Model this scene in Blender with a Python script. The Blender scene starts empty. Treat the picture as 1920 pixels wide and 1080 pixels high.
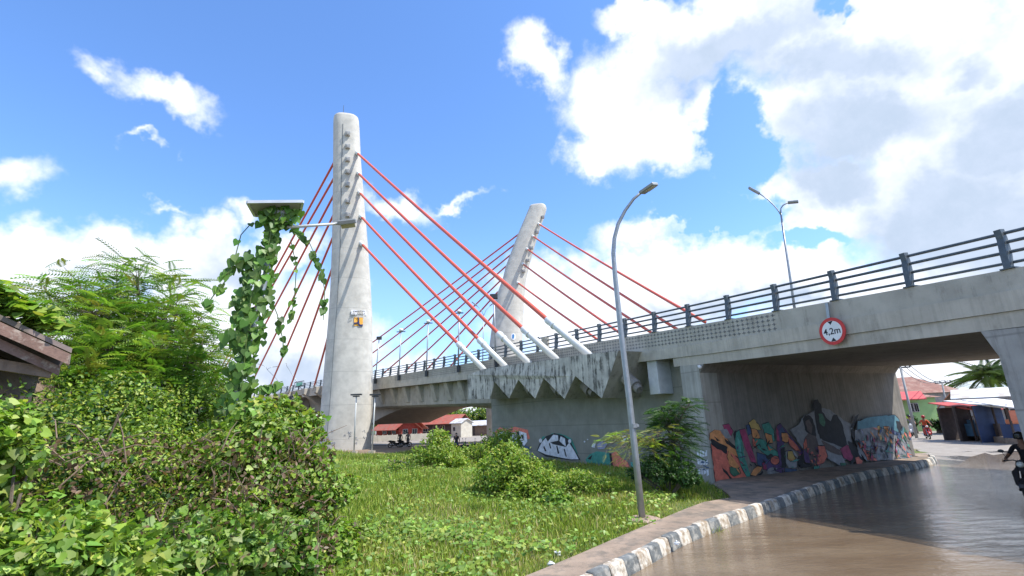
import bpy, bmesh, math, random
import numpy as np
from mathutils import Vector, Matrix
random.seed(7); rng=np.random.default_rng(11)
sc=bpy.context.scene; COL=sc.collection
R_=math.radians
# ---------------------------------------------------------------- camera
W_,H_=1920,1080; FPX=930.0; PITCH=R_(15); ROLL=R_(2.4); CZ=2.6
fw=Vector((0,math.cos(PITCH),math.sin(PITCH))); x0=Vector((1,0,0)); u0=Vector((0,-math.sin(PITCH),math.cos(PITCH)))
RT=math.cos(ROLL)*x0-math.sin(ROLL)*u0; UP=math.sin(ROLL)*x0+math.cos(ROLL)*u0
cam=bpy.data.cameras.new('camera'); co=bpy.data.objects.new('camera',cam); COL.objects.link(co)
co.matrix_world=Matrix(((RT.x,UP.x,-fw.x,0),(RT.y,UP.y,-fw.y,0),(RT.z,UP.z,-fw.z,CZ),(0,0,0,1)))
cam.sensor_width=36; cam.lens=36*FPX/W_; cam.clip_end=6000; cam.clip_start=.1
sc.camera=co
CAM=Vector((0,0,CZ))
def ray(px,py): return fw+RT*((px-960)/FPX)+UP*((540-py)/FPX)
def GZ(px,py,z):                       # survey point at height z
    d=ray(px,py); return CAM+d*((z-CZ)/d.z)
def GD(px,py,D):                       # survey point at horizontal distance D
    d=ray(px,py); return CAM+d*(D/math.hypot(d.x,d.y))
def pxof(p):
    v=Vector(p)-CAM; d=v.dot(fw); return 960+FPX*v.dot(RT)/d, 540-FPX*v.dot(UP)/d
# ---------------------------------------------------------------- sun and render settings
SUNH=Vector((.96,-.28,0)).normalized(); SEL=R_(57)
sd=Vector((SUNH.x*math.cos(SEL),SUNH.y*math.cos(SEL),math.sin(SEL)))
sl=bpy.data.lights.new('sun','SUN'); sl.energy=4.2; sl.angle=R_(.55); sl.color=(1,.955,.88)
so=bpy.data.objects.new('sun',sl); COL.objects.link(so); so.rotation_euler=(-sd).to_track_quat('-Z','Y').to_euler()
so.location=(0,0,60)
sc.view_settings.view_transform='Standard'; sc.view_settings.look='None'; sc.view_settings.exposure=0.66; sc.view_settings.gamma=1
sc.cycles.max_bounces=6; sc.cycles.transparent_max_bounces=6; sc.cycles.use_denoising=True
# ---------------------------------------------------------------- node helpers
class N:
    def __init__(s,nt): s.t=nt; s.n=nt.nodes; s.l=nt.links
    def new(s,ty,**k):
        n=s.n.new(ty)
        for a,b in k.items(): setattr(n,a,b)
        return n
    def set(s,sock,v):
        if isinstance(v,bpy.types.NodeSocket): s.l.new(v,sock)
        elif v is not None: sock.default_value=v
    def math(s,op,a,b=None,c=None,clamp=False):
        n=s.new('ShaderNodeMath',operation=op,use_clamp=clamp); s.set(n.inputs[0],a)
        if b is not None: s.set(n.inputs[1],b)
        if c is not None: s.set(n.inputs[2],c)
        return n.outputs[0]
    def vmath(s,op,a,b=None,scale=None):
        n=s.new('ShaderNodeVectorMath',operation=op); s.set(n.inputs[0],a)
        if b is not None: s.set(n.inputs[1],b)
        if scale is not None: s.set(n.inputs['Scale'],scale)
        return n.outputs['Value'] if op in('LENGTH','DOT_PRODUCT') else n.outputs[0]
    def noise(s,vec,scale,detail=4,rough=.55,col=False,dist=0):
        n=s.new('ShaderNodeTexNoise'); s.set(n.inputs['Vector'],vec); n.inputs['Scale'].default_value=scale
        n.inputs['Detail'].default_value=detail; n.inputs['Roughness'].default_value=rough; n.inputs['Distortion'].default_value=dist
        return n.outputs['Color' if col else 'Fac']
    def ramp(s,f,a,b,lo=0.,hi=1.,smooth=True):
        n=s.new('ShaderNodeMapRange',interpolation_type='SMOOTHSTEP' if smooth else 'LINEAR'); s.set(n.inputs[0],f)
        n.inputs[1].default_value=a; n.inputs[2].default_value=b; n.inputs[3].default_value=lo; n.inputs[4].default_value=hi
        return n.outputs[0]
    def mix(s,f,a,b,bt='MIX'):
        n=s.new('ShaderNodeMix',data_type='RGBA',blend_type=bt); s.set(n.inputs[0],f)
        for k,v in((6,a),(7,b)):
            if isinstance(v,(tuple,list)) and len(v)==3: v=(*v,1)
            s.set(n.inputs[k],v)
        return n.outputs[2]
    def mapv(s,vec,sc_):
        n=s.new('ShaderNodeMapping'); s.set(n.inputs[0],vec); n.inputs['Scale'].default_value=sc_; return n.outputs[0]
# ---------------------------------------------------------------- world: sky and clouds
w=bpy.data.worlds.new('World'); sc.world=w; w.use_nodes=True; w.node_tree.nodes.clear(); k=N(w.node_tree)
sky=k.new('ShaderNodeTexSky',sky_type='NISHITA'); sky.sun_disc=False; sky.sun_elevation=SEL; sky.sun_rotation=math.atan2(SUNH.x,SUNH.y)
sky.air_density=1.0; sky.dust_density=.4; sky.ozone_density=2.0
tc=k.new('ShaderNodeTexCoord').outputs['Generated']
D=k.vmath('NORMALIZE',tc)
sx=k.new('ShaderNodeSeparateXYZ'); k.set(sx.inputs[0],D)
az=k.math('ARCTAN2',sx.outputs[0],sx.outputs[1]); el=k.math('ARCSINE',sx.outputs[2])
cb=k.new('ShaderNodeCombineXYZ'); k.set(cb.inputs[0],az); k.set(cb.inputs[1],el); ae=cb.outputs[0]
wn=k.noise(D,5.5,4,.6,col=True); wn2=k.vmath('SUBTRACT',wn,(.5,.5,.5)); wn3=k.noise(D,16,4,.62,col=True); wn4=k.vmath('SUBTRACT',wn3,(.5,.5,.5))
aw=k.vmath('ADD',ae,k.vmath('SCALE',wn2,scale=.16)); aw=k.vmath('ADD',aw,k.vmath('SCALE',wn4,scale=.10))
def azel(px,py):
    d=ray(px,py).normalized(); return math.atan2(d.x,d.y),math.asin(d.z)
def blobs(lst,vec):
    out=None
    for (px,py,rx,ry,rot,wt) in lst:
        a,e=azel(px,py); ax,ex=azel(px+5,py); ay,ey=azel(px,py-5)
        su=math.hypot(ax-a,ex-e)/5; sv=math.hypot(ay-a,ey-e)/5
        n=k.new('ShaderNodeMapping',vector_type='TEXTURE'); k.set(n.inputs[0],vec)
        n.inputs['Location'].default_value=(a,e,0); n.inputs['Rotation'].default_value=(0,0,R_(rot)+math.atan2(ex-e,ax-a)*.6)
        n.inputs['Scale'].default_value=(rx*su,ry*sv,1)
        l=k.vmath('LENGTH',n.outputs[0]); v=k.math('MULTIPLY',k.math('SUBTRACT',1.,l),wt)
        if out is None: out=v
        else:
            m=k.new('ShaderNodeMath',operation='SMOOTH_MAX'); k.set(m.inputs[0],out); k.set(m.inputs[1],v); m.inputs[2].default_value=.12; out=m.outputs[0]
    return out
CL=[(60,520,190,85,0,1.2),(230,500,150,75,0,1.2),(400,520,160,85,0,1.2),(520,470,90,60,0,1.),(560,660,200,150,0,1.3),(300,650,400,130,0,1.4),(80,640,300,120,0,1.3),(380,440,60,60,0,.9),(600,760,500,90,0,1.4),
 (228,152,60,30,-45,.5),(310,192,105,40,-22,.66),(45,345,100,36,5,.42),(262,300,30,10,-10,.38),(328,393,45,13,0,.4),(440,395,60,36,0,.7),(735,392,95,34,-14,.7),(860,392,60,12,15,.42),
 (1290,520,330,85,0,1.3),(1120,590,230,90,0,1.2),(1480,520,170,70,0,1.2),(1200,440,0+110,40,0,.7),(1000,560,110,80,0,.9),
 (1175,200,130,120,0,1.2),(1110,270,75,55,20,1.),(1250,250,90,60,-20,1.),(1320,60,260,100,10,1.35),(1015,115,60,50,-30,.8),(1190,20,90,40,0,.9),(1315,200,40,60,0,.6),
 (1640,170,330,180,0,1.5),(1820,350,330,210,0,1.5),(1580,40,300,90,10,1.4),(1600,400,170,70,0,1.3),(1440,350,75,50,0,.75),(1560,350,150,100,0,1.2),(1820,520,330,90,0,1.3),(1700,620,400,160,0,1.3),(1400,700,600,110,0,1.3),(2100,300,300,500,0,1.4),(-250,560,250,160,0,1.2),(1850,-120,400,120,0,1.3)]
HO=[(1540,10,55,40,20,1.),(1395,270,70,120,15,.9),(1530,445,110,28,0,.8),(1350,395,120,40,0,.9)]
f=blobs(CL,aw); ho=blobs(HO,aw)
fb=k.noise(D,9,7,.62); fb2=k.noise(D,2.6,4,.5)
dens=k.math('ADD',f,k.math('MULTIPLY',k.math('SUBTRACT',fb,.5),1.25))
dens=k.math('SUBTRACT',dens,k.math('MAXIMUM',k.math('MULTIPLY',ho,1.6),0.))
cm=k.ramp(dens,-.16,.56)
behind=k.ramp(sx.outputs[1],.15,-.1); bc=k.ramp(k.math('ADD',fb2,k.math('MULTIPLY',fb,.3)),.62,.78)
cm=k.math('MAXIMUM',cm,k.math('MULTIPLY',bc,behind))
GR=[(1560,120,330,70,-8,.9),(1900,250,200,120,0,1.),(1360,90,230,95,15,1.1),(1290,170,100,60,0,.7),(1640,230,240,110,0,1.1),(1800,420,280,150,0,1.2),(1560,330,150,80,0,1.),(1350,560,160,50,0,.7),(1240,575,110,40,0,.6),(560,700,150,60,0,.9),(430,520,110,50,0,.5),(160,560,150,50,0,.55),(1520,560,140,40,0,.7),(1830,130,110,50,0,.7),(2000,500,300,300,0,1.)]
g=blobs(GR,aw); fs=k.noise(D,7,5,.6)
gs=k.ramp(k.math('ADD',g,k.math('MULTIPLY',k.math('SUBTRACT',fs,.5),1.3)),-.14,.72)
mott=k.ramp(k.noise(D,12,6,.65),.35,.68)
ccol=k.mix(gs,(9.6,9.9,10.6),(4.5,5.45,6.9)); ccol=k.mix(k.math('MULTIPLY',k.math('SUBTRACT',1.,mott),.30),ccol,(6.6,7.3,8.9))
skt=k.mix(1.,sky.outputs[0],(1.42,1.86,2.42),'MULTIPLY')
hz=k.ramp(sx.outputs[2],.0,.42,1.,0.)
skt=k.mix(k.math('MULTIPLY',hz,.45),skt,(4.6,6.6,9.6))
fin=k.mix(cm,skt,ccol)
bg=k.new('ShaderNodeBackground'); k.set(bg.inputs[0],fin); bg.inputs[1].default_value=.085
w.cycles.sampling_method='MANUAL'; w.cycles.sample_map_resolution=512
ow=k.new('ShaderNodeOutputWorld'); k.l.new(bg.outputs[0],ow.inputs[0])
# ---------------------------------------------------------------- materials
MATS={}
def mat(name,col,rough=.8,metal=0,var=.12,vs=3.,bump=0.,bs=20.,spec=.4,col2=None,patch=(.45,.6),ps=1.5,streak=0.,sdark=(.05,.05,.045),ramp_=(.52,.72),sscale=(6,6,.5)):
    if name in MATS: return MATS[name]
    m=bpy.data.materials.new(name); m.use_nodes=True; nt=m.node_tree; b=nt.nodes['Principled BSDF']; q=N(nt)
    geo=q.new('ShaderNodeNewGeometry').outputs['Position']
    c=(*col,1)
    f1=q.noise(geo,vs,5,.6); base=q.mix(q.ramp(f1,.25,.75),tuple(v*(1-var) for v in col),tuple(min(1,v*(1+var)) for v in col))
    if col2: base=q.mix(q.ramp(q.noise(geo,ps,6,.65),patch[0],patch[1]),base,col2)
    if streak>0:
        f2=q.noise(q.mapv(geo,sscale),1.,6,.7); f3=q.noise(geo,2.2,6,.7)
        s2=q.math('MULTIPLY',q.ramp(q.math('ADD',q.math('MULTIPLY',f2,.6),q.math('MULTIPLY',f3,.4)),*ramp_),streak)
        base=q.mix(s2,base,sdark)
    q.set(b.inputs['Base Color'],base); b.inputs['Roughness'].default_value=rough; b.inputs['Metallic'].default_value=metal; b.inputs['Specular IOR Level'].default_value=spec
    if bump>0:
        bn=q.new('ShaderNodeBump'); bn.inputs['Strength'].default_value=bump; bn.inputs['Distance'].default_value=.03
        q.set(bn.inputs['Height'],q.noise(geo,bs,5,.6)); q.set(b.inputs['Normal'],bn.outputs[0])
    MATS[name]=m; return m
def leafmat(name,trans=.35,rough=.45):
    if name in MATS: return MATS[name]
    m=bpy.data.materials.new(name); m.use_nodes=True; nt=m.node_tree; b=nt.nodes['Principled BSDF']; q=N(nt)
    at=q.new('ShaderNodeAttribute'); at.attribute_name='leafcol'; c=at.outputs['Color']
    q.set(b.inputs['Base Color'],c); b.inputs['Roughness'].default_value=rough; b.inputs['Specular IOR Level'].default_value=.35
    tr=q.new('ShaderNodeBsdfTranslucent'); q.set(tr.inputs[0],q.mix(1.,c,(1.25,1.35,.55),'MULTIPLY'))
    mx=q.new('ShaderNodeMixShader'); mx.inputs[0].default_value=trans; q.l.new(b.outputs[0],mx.inputs[1]); q.l.new(tr.outputs[0],mx.inputs[2])
    q.l.new(mx.outputs[0],nt.nodes['Material Output'].inputs[0]); MATS[name]=m; return m
# concrete with formwork joints as well as stains
def concrete(name,col,streak=.5,sd=(.06,.058,.05),joint=0,ramp_=(.5,.72),sscale=(6,6,.5),var=.14,fine=0.):
    m=mat(name,col,.88,0,var,1.3,.25,35,.25,streak=streak,sdark=sd,ramp_=ramp_,sscale=sscale)
    if joint:
        nt=m.node_tree; q=N(nt); b=nt.nodes['Principled BSDF']; src=b.inputs['Base Color'].links[0].from_socket
        geo=q.new('ShaderNodeNewGeometry').outputs['Position']; s=q.new('ShaderNodeSeparateXYZ'); q.set(s.inputs[0],geo)
        z=q.math('ADD',q.math('DIVIDE',s.outputs[2],joint),q.math('MULTIPLY',q.noise(geo,.5,2),.02)); fr=q.math('ABSOLUTE',q.math('SUBTRACT',q.math('FRACT',z),.5))
        ln=q.ramp(fr,.012/joint,.03/joint,.45,0.); row=q.math('MULTIPLY',q.ramp(q.noise(q.mapv(geo,(.05,.05,1/joint)),1,0),.35,.65),.12)
        c=q.mix(ln,src,tuple(v*.45 for v in col)); c=q.mix(row,c,tuple(v*.7 for v in col)); q.set(b.inputs['Base Color'],c)
    if fine:      # vertical board marks
        nt=m.node_tree; q=N(nt); b=nt.nodes['Principled BSDF']; src=b.inputs['Base Color'].links[0].from_socket
        geo=q.new('ShaderNodeNewGeometry').outputs['Position']
        f2=q.noise(q.mapv(geo,(9,9,.12)),1.,3,.6); c=q.mix(q.math('MULTIPLY',q.ramp(f2,.45,.62),fine),src,tuple(v*.55 for v in col)); q.set(b.inputs['Base Color'],c)
    return m
# ---------------------------------------------------------------- mesh builder
class MB:
    def __init__(s): s.v=[]; s.f=[]; s.m=[]; s.cur=0
    def mi(s,i): s.cur=i; return s
    def add(s,vs,fs):
        o=len(s.v); s.v+=[tuple(p) for p in vs]
        for f in fs: s.f.append(tuple(i+o for i in f)); s.m.append(s.cur)
        return s
    def box(s,c,d,M=None):      # centre, full size
        hx,hy,hz=d[0]/2,d[1]/2,d[2]/2; P=[Vector((a*hx,b*hy,e*hz)) for a in(-1,1) for b in(-1,1) for e in(-1,1)]
        if M is not None: P=[M@p for p in P]
        c=Vector(c); P=[p+c for p in P]
        return s.add(P,[(0,1,3,2),(4,6,7,5),(0,4,5,1),(2,3,7,6),(0,2,6,4),(1,5,7,3)])
    def tube(s,pts,rad,n=8,caps=True):
        pts=[Vector(p) for p in pts]; L=len(pts)
        if not isinstance(rad,(list,tuple)): rad=[rad]*L
        vs=[]; fs=[]; pa=None
        for i,p in enumerate(pts):
            t=(pts[min(i+1,L-1)]-pts[max(i-1,0)]).normalized()
            if pa is None: pa=t.orthogonal().normalized()
            pa=(pa-t*pa.dot(t)); pa=pa.normalized() if pa.length>1e-6 else t.orthogonal().normalized(); b=t.cross(pa)
            for j in range(n):
                a=2*math.pi*j/n; vs.append(p+(pa*math.cos(a)+b*math.sin(a))*rad[i])
        for i in range(L-1):
            for j in range(n): fs.append((i*n+j,i*n+(j+1)%n,(i+1)*n+(j+1)%n,(i+1)*n+j))
        if caps: fs.append(tuple(range(n))[::-1]); fs.append(tuple((L-1)*n+j for j in range(n)))
        return s.add(vs,fs)
    def rings(s,rings,caps=True,closed=True):
        n=len(rings[0]); vs=[p for r in rings for p in r]; fs=[]
        for i in range(len(rings)-1):
            for j in range(n if closed else n-1): fs.append((i*n+j,i*n+(j+1)%n,(i+1)*n+(j+1)%n,(i+1)*n+j))
        if caps: fs.append(tuple(range(n))[::-1]); fs.append(tuple((len(rings)-1)*n+j for j in range(n)))
        return s.add(vs,fs)
    def prism(s,poly,ext):      # polygon (3d points) extruded by a vector
        e=Vector(ext); n=len(poly); P=[Vector(p) for p in poly]; vs=P+[p+e for p in P]
        return s.add(vs,[tuple(range(n)),tuple(range(n,2*n))[::-1]]+[(i,i+n,(i+1)%n+n,(i+1)%n) for i in range(n)])
    def sphere(s,c,r,nu=10,nv=7):
        c=Vector(c); r=Vector(r) if not isinstance(r,(int,float)) else Vector((r,r,r)); rg=[]
        for i in range(nv+1):
            a=math.pi*(i+.02)/(nv+.04); rg.append([c+Vector((r.x*math.sin(a)*math.cos(2*math.pi*j/nu),r.y*math.sin(a)*math.sin(2*math.pi*j/nu),-r.z*math.cos(a))) for j in range(nu)])
        return s.rings(rg)
    def build(s,name,mats,parent=None,smooth=False,bevel=0,fix=True):
        me=bpy.data.meshes.new(name); me.from_pydata([tuple(v) for v in s.v],[],s.f)
        if not isinstance(mats,(list,tuple)): mats=[mats]
        for m in mats: me.materials.append(m)
        me.polygons.foreach_set('material_index',s.m)
        if fix:
            bm=bmesh.new(); bm.from_mesh(me); bmesh.ops.recalc_face_normals(bm,faces=bm.faces); bm.to_mesh(me); bm.free()
        if smooth: me.shade_smooth() if hasattr(me,'shade_smooth') else None
        me.update(); o=bpy.data.objects.new(name,me); COL.objects.link(o)
        if parent is not None: o.parent=parent
        if bevel:
            b=o.modifiers.new('bevel','BEVEL'); b.width=bevel; b.segments=2; b.limit_method='ANGLE'
        return o
def tag(o,label=None,cat=None,group=None,kind=None):
    if label: o['label']=label
    if cat: o['category']=cat
    if group: o['group']=group
    if kind: o['kind']=kind
    return o
def empty(name,loc,label,cat,group=None,rz=0):
    o=bpy.data.objects.new(name,None); COL.objects.link(o); o.location=loc; o.rotation_euler=(0,0,rz); o.empty_display_size=.3
    return tag(o,label,cat,group)
def copy_tree(o,loc,rz,label,group=None,scale=None):
    r=o.copy(); COL.objects.link(r); r.location=loc; r.rotation_euler=(0,0,rz); r['label']=label
    if scale: r.scale=(scale,)*3
    if group: r['group']=group
    def rec(src,dst):
        for ch in list(src.children):
            c=ch.copy(); COL.objects.link(c); c.parent=dst; rec(ch,c)
    rec(o,r); return r
# many small leaves in one mesh
def scatter(name,C,S,NRM,AX,tv,tf,cols,material,parent=None,jit=.15,pick=None):
    C=np.asarray(C,float); n=len(C); S=np.broadcast_to(np.asarray(S,float),(n,)); NRM=np.asarray(NRM,float); AX=np.asarray(AX,float)
    NRM=NRM/np.linalg.norm(NRM,axis=1,keepdims=True); AX=AX-NRM*(AX*NRM).sum(1,keepdims=True); AX/=np.linalg.norm(AX,axis=1,keepdims=True)+1e-9
    B=np.cross(NRM,AX); tv=np.asarray(tv,float); kk=len(tv)
    V=C[:,None,:]+S[:,None,None]*(tv[None,:,0:1]*B[:,None,:]+tv[None,:,1:2]*AX[:,None,:]+tv[None,:,2:3]*NRM[:,None,:])
    V=V.reshape(-1,3); fl=[len(f) for f in tf]; idx=np.concatenate([np.array(f) for f in tf]); nl=len(idx)
    LI=(idx[None,:]+(np.arange(n)*kk)[:,None]).ravel(); lt=np.tile(fl,n); ls=np.concatenate(([0],np.cumsum(lt)[:-1]))
    me=bpy.data.meshes.new(name); me.vertices.add(len(V)); me.vertices.foreach_set('co',V.ravel()); me.loops.add(len(LI)); me.loops.foreach_set('vertex_index',LI.astype(np.int32))
    me.polygons.add(len(lt)); me.polygons.foreach_set('loop_start',ls.astype(np.int32)); me.polygons.foreach_set('loop_total',lt.astype(np.int32)); me.update(calc_edges=True)
    at=me.color_attributes.new('leafcol','FLOAT_COLOR','POINT')
    cols=np.asarray(cols,float); ch=cols[rng.integers(0,len(cols),n) if pick is None else pick]*(1+jit*rng.standard_normal((n,1))).clip(.5,1.6); ch=ch*(1+.06*rng.standard_normal((n,3)))
    cc=np.concatenate([np.clip(ch,0.004,1),np.ones((n,1))],1); at.data.foreach_set('color',np.repeat(cc,kk,0).ravel())
    me.materials.append(material); me.validate()
    o=bpy.data.objects.new(name,me); COL.objects.link(o)
    if parent is not None: o.parent=parent
    return o
def randdir(n): 
    v=rng.standard_normal((n,3)); return v/np.linalg.norm(v,axis=1,keepdims=True)
OVAL=([(0,0,0),(.26,.3,.05),(.22,.7,.02),(0,1,-.06),(-.22,.7,.02),(-.26,.3,.05)],[(0,1,2,3),(0,3,4,5)])
HEART=([(0,0,0),(.3,-.14,.03),(.5,.1,.07),(.42,.45,.05),(0,1,-.1),(-.42,.45,.05),(-.5,.1,.07),(-.3,-.14,.03)],[(0,1,2,3,4),(0,4,5,6,7)])
BLADE=([(-.035,0,0),(.035,0,0),(.022,.55,.1),(0,1,.3),(-.022,.55,.1)],[(0,1,2,4),(4,2,3)])
def frond(np_=10,lw=.062,ll=.25):
    v=[];f=[]
    for i in range(np_):
        t=.12+.86*i/(np_-1); z=-.28*t*t; l=ll*(1-.55*abs(t-.45)/.55)
        for s in(-1,1):
            o=len(v); v+=[(0,t,z),(s*l*.5,t+.02+lw*.6,z+.015),(s*l,t+.10,z-.05),(s*l*.5,t+.03-lw*.55,z+.0)]; f.append((o,o+1,o+2,o+3))
    o=len(v); v+=[(-.006,0,0),(.006,0,0),(0,1,-.28)]; f.append((o,o+1,o+2)); return v,f
FROND=frond()
LM=leafmat('leaf',.38); GRM=leafmat('grass_blade',.3,.6)
# ---------------------------------------------------------------- plan of the bridge: near edge line
TH,C0,C1,C2=1.9113,1.2319,-2.2272,2.0708; SP=2.0165
def zfit(s): sm=s/100; return 5.3824+6.4814*sm-3.6629*sm*sm
E_=[]   # (s,x,y,z)
x,y=10.9314,10.5574; ds=.25; s=0.
back=[]; xb,yb=x,y
for i in range(1,80):
    xb-=ds*math.cos(TH); yb-=ds*math.sin(TH); back.append((-i*ds,xb,yb,zfit(0)-i*ds*.062))
E_=back[::-1]+[(0,x,y,zfit(0))]
while s<52.4:
    sm=(s+ds/2)/100; a=TH+C0*sm+C1*sm*sm+C2*sm**3; x+=ds*math.cos(a); y+=ds*math.sin(a); s+=ds; E_.append((s,x,y,zfit(s)))
def cr(p0,p1,p2,p3,t): return .5*((2*p1)+(p2-p0)*t+(2*p0-5*p1+4*p2-p3)*t*t+(-p0+3*p1-3*p2+p3)*t**3)
pl=Vector(E_[-1][1:]); tg=(pl-Vector(E_[-40][1:])).normalized()
kp=[pl-tg*20,pl,GD(594,725,80),GD(485,744,99),GD(400,757,117),GD(250,783,150),GD(100,806,185)]
for i in range(1,len(kp)-2):
    L=(kp[i+1]-kp[i]).length; n=int(L/.5)
    for j in range(1,n+1):
        p=cr(kp[i-1],kp[i],kp[i+1],kp[i+2],j/n); s+=(p-Vector(E_[-1][1:])).length; E_.append((s,p.x,p.y,p.z))
ES=np.array(E_); SMAX=ES[-1,0]
def Cv(s,off=0.,zr=0.):
    x=np.interp(s,ES[:,0],ES[:,1]); y=np.interp(s,ES[:,0],ES[:,2]); z=np.interp(s,ES[:,0],ES[:,3])
    x2=np.interp(s+.6,ES[:,0],ES[:,1])-np.interp(s-.6,ES[:,0],ES[:,1]); y2=np.interp(s+.6,ES[:,0],ES[:,2])-np.interp(s-.6,ES[:,0],ES[:,2])
    l=math.hypot(x2,y2) or 1; return Vector((x-y2/l*off,y+x2/l*off,z+zr))
def Tn(s): return (Cv(s+.5)-Cv(s-.5)).normalized()
def Nn(s): v=Cv(s,1)-Cv(s,0); return v.normalized()
def s_of(px,off=0.,zr=0.,z=None,lo=-12,hi=None):      # station seen at picture column px
    best=None
    for sv in np.arange(lo,hi or SMAX-1,.1):
        p=Cv(sv,off,zr)
        if z is not None: p.z=z
        d=abs(pxof(p)[0]-px)
        if best is None or d<best[0]: best=(d,sv)
    return best[1]
def zof(py,s,off):      # height seen at picture row py above plan point
    p=Cv(s,off); q0=p.copy(); lo,hi=-2.,60.
    for _ in range(30):
        mid=(lo+hi)/2; q0.z=mid
        if pxof(q0)[1]>py: lo=mid
        else: hi=mid
    return lo
WD=13.0
def sweep(mb,s0,s1,prof,step=1.):
    n=max(2,int((s1-s0)/step)+1); rg=[]
    for i in range(n):
        sv=s0+(s1-s0)*i/(n-1); rg.append([Cv(sv,o,z) for o,z in (prof(sv) if callable(prof) else prof)])
    return mb.rings(rg)
CON=concrete('concrete_facade',(.475,.435,.36),.55,joint=0,ramp_=(.5,.78),sscale=(3,3,.6),fine=.22)
CONP=concrete('concrete_parapet',(.44,.41,.345),.75,ramp_=(.5,.75),sscale=(5,5,.7))
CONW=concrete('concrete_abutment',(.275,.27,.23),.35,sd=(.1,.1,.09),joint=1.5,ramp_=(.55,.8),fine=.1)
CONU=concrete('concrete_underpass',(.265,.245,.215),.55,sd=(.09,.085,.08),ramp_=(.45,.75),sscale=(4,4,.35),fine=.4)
CONZ=concrete('concrete_mouldy',(.52,.49,.43),.93,sd=(.05,.05,.043),ramp_=(.47,.595),sscale=(4.5,4.5,.42),var=.25,fine=.3)
CONT=concrete('concrete_pylon',(.535,.515,.46),.3,sd=(.25,.24,.22),joint=3.2,ramp_=(.58,.85),sscale=(1.2,1.2,.2))
CONG=concrete('concrete_girder',(.39,.36,.30),.6,ramp_=(.48,.7))
ASPH=mat('asphalt',(.06,.06,.06),.9)
RAIL=mat('rail_paint_grey',(.085,.105,.12),.5,.2,.2,8,spec=.4,col2=(.14,.13,.11),patch=(.55,.75),ps=4)
REDP=mat('red_paint',(.36,.02,.03),.5); WHTP=mat('white_paint',(.75,.75,.73),.55)
CABR=mat('cable_orange',(.62,.115,.07),.42,0,.08,.6); CABS=mat('cable_sleeve_white',(.68,.69,.67),.4,0,.08,2,streak=.25,sdark=(.3,.3,.28),sscale=(2,2,2))
GALV=mat('galvanised',(.33,.35,.36),.42,.6,.12,6); DARK=mat('dark_metal',(.05,.055,.06),.5,.3)
bridge=empty('cable_stayed_bridge',Cv(9,-6.5).to_tuple()[:2]+(0,),'curved concrete road bridge with two leaning pylons, orange stay cables and a graffiti underpass','bridge')
BO=Vector(bridge.location)
def bb(mb,name,mats,parent=None,**kw):    # part of the bridge: keep world coordinates under the empty
    o=mb.build(name,mats,parent or bridge,**kw)
    if parent is None or parent is bridge: o.matrix_parent_inverse=Matrix.Translation(-BO)
    return o
def parH(s): return float(np.interp(s,[-4,0,9,14,200],[.45,.47,.73,.8,.8]))
SC0=s_of(1340,-.0,z=.05,hi=20); SC1=s_of(1304,0,z=.05,hi=20); SWL=s_of(923,-.9,z=2.,hi=45)
print('stations',SC0,SC1,SWL)
S0=-19.
# parapets
m=MB(); sweep(m,S0,SMAX,lambda s:[(0,0),(0,-parH(s)),(-.28,-parH(s)-.003),(-.28,0)]); par=bb(m,'parapet',CONP)
m=MB(); sweep(m,S0,SMAX,lambda s:[(-WD,.0),(-WD+.28,.0),(-WD+.28,-.85),(-WD,-.85)]); bb(m,'parapet',CONP)
# form-tie grid marks on the near parapet: small dark joints cut in rows
TIE=mat('tie_hole_dark',(.17,.175,.175),.9)
m=MB(); sv=s_of(1450,0,hi=30); pitch=.21
while sv<47:
    for r in range(4):
        zz=-.12-r*.15
        a=Cv(sv,.012,zz); t=Tn(sv)
        wv=.018; m.add([a-t*wv-Vector((0,0,.05)),a+t*wv-Vector((0,0,.05)),a+t*wv+Vector((0,0,.05)),a-t*wv+Vector((0,0,.05))],[(0,1,2,3)])
        if int(sv*100)%3: m.add([a-t*.08-Vector((0,0,.012)),a+t*.08-Vector((0,0,.012)),a+t*.08+Vector((0,0,.008)),a-t*.08+Vector((0,0,.008))],[(0,1,2,3)])
    sv+=pitch*(1+.0*sv)
o=bb(m,'parapet_joints',TIE)
# deck slab and kerb bands
def slab(s):
    h=parH(s); return [(.05,-h-.003),(.05,-h-.44),(-WD-.05,-h-.44),(-WD-.05,-.75),(-WD+.28,-.75),(-.28,-h-.003)]
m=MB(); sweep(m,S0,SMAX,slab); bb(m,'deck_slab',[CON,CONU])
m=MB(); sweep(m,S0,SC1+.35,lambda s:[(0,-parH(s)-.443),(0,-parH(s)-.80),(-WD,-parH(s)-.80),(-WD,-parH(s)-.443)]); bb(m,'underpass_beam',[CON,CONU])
m=MB(); sweep(m,S0,SMAX,lambda s:[(-.3,-.6),(-WD+.3,-.6),(-WD+.3,-.72),(-.3,-.72)]); bb(m,'deck_roadway',ASPH)
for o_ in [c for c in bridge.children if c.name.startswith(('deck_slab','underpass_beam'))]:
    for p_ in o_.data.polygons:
        if p_.normal.z<-.7: p_.material_index=1  # undersides coloured with darker concrete to deepen the shade below the deck
def girz(s): return -parH(s)-.80
GB=-2.0
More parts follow.
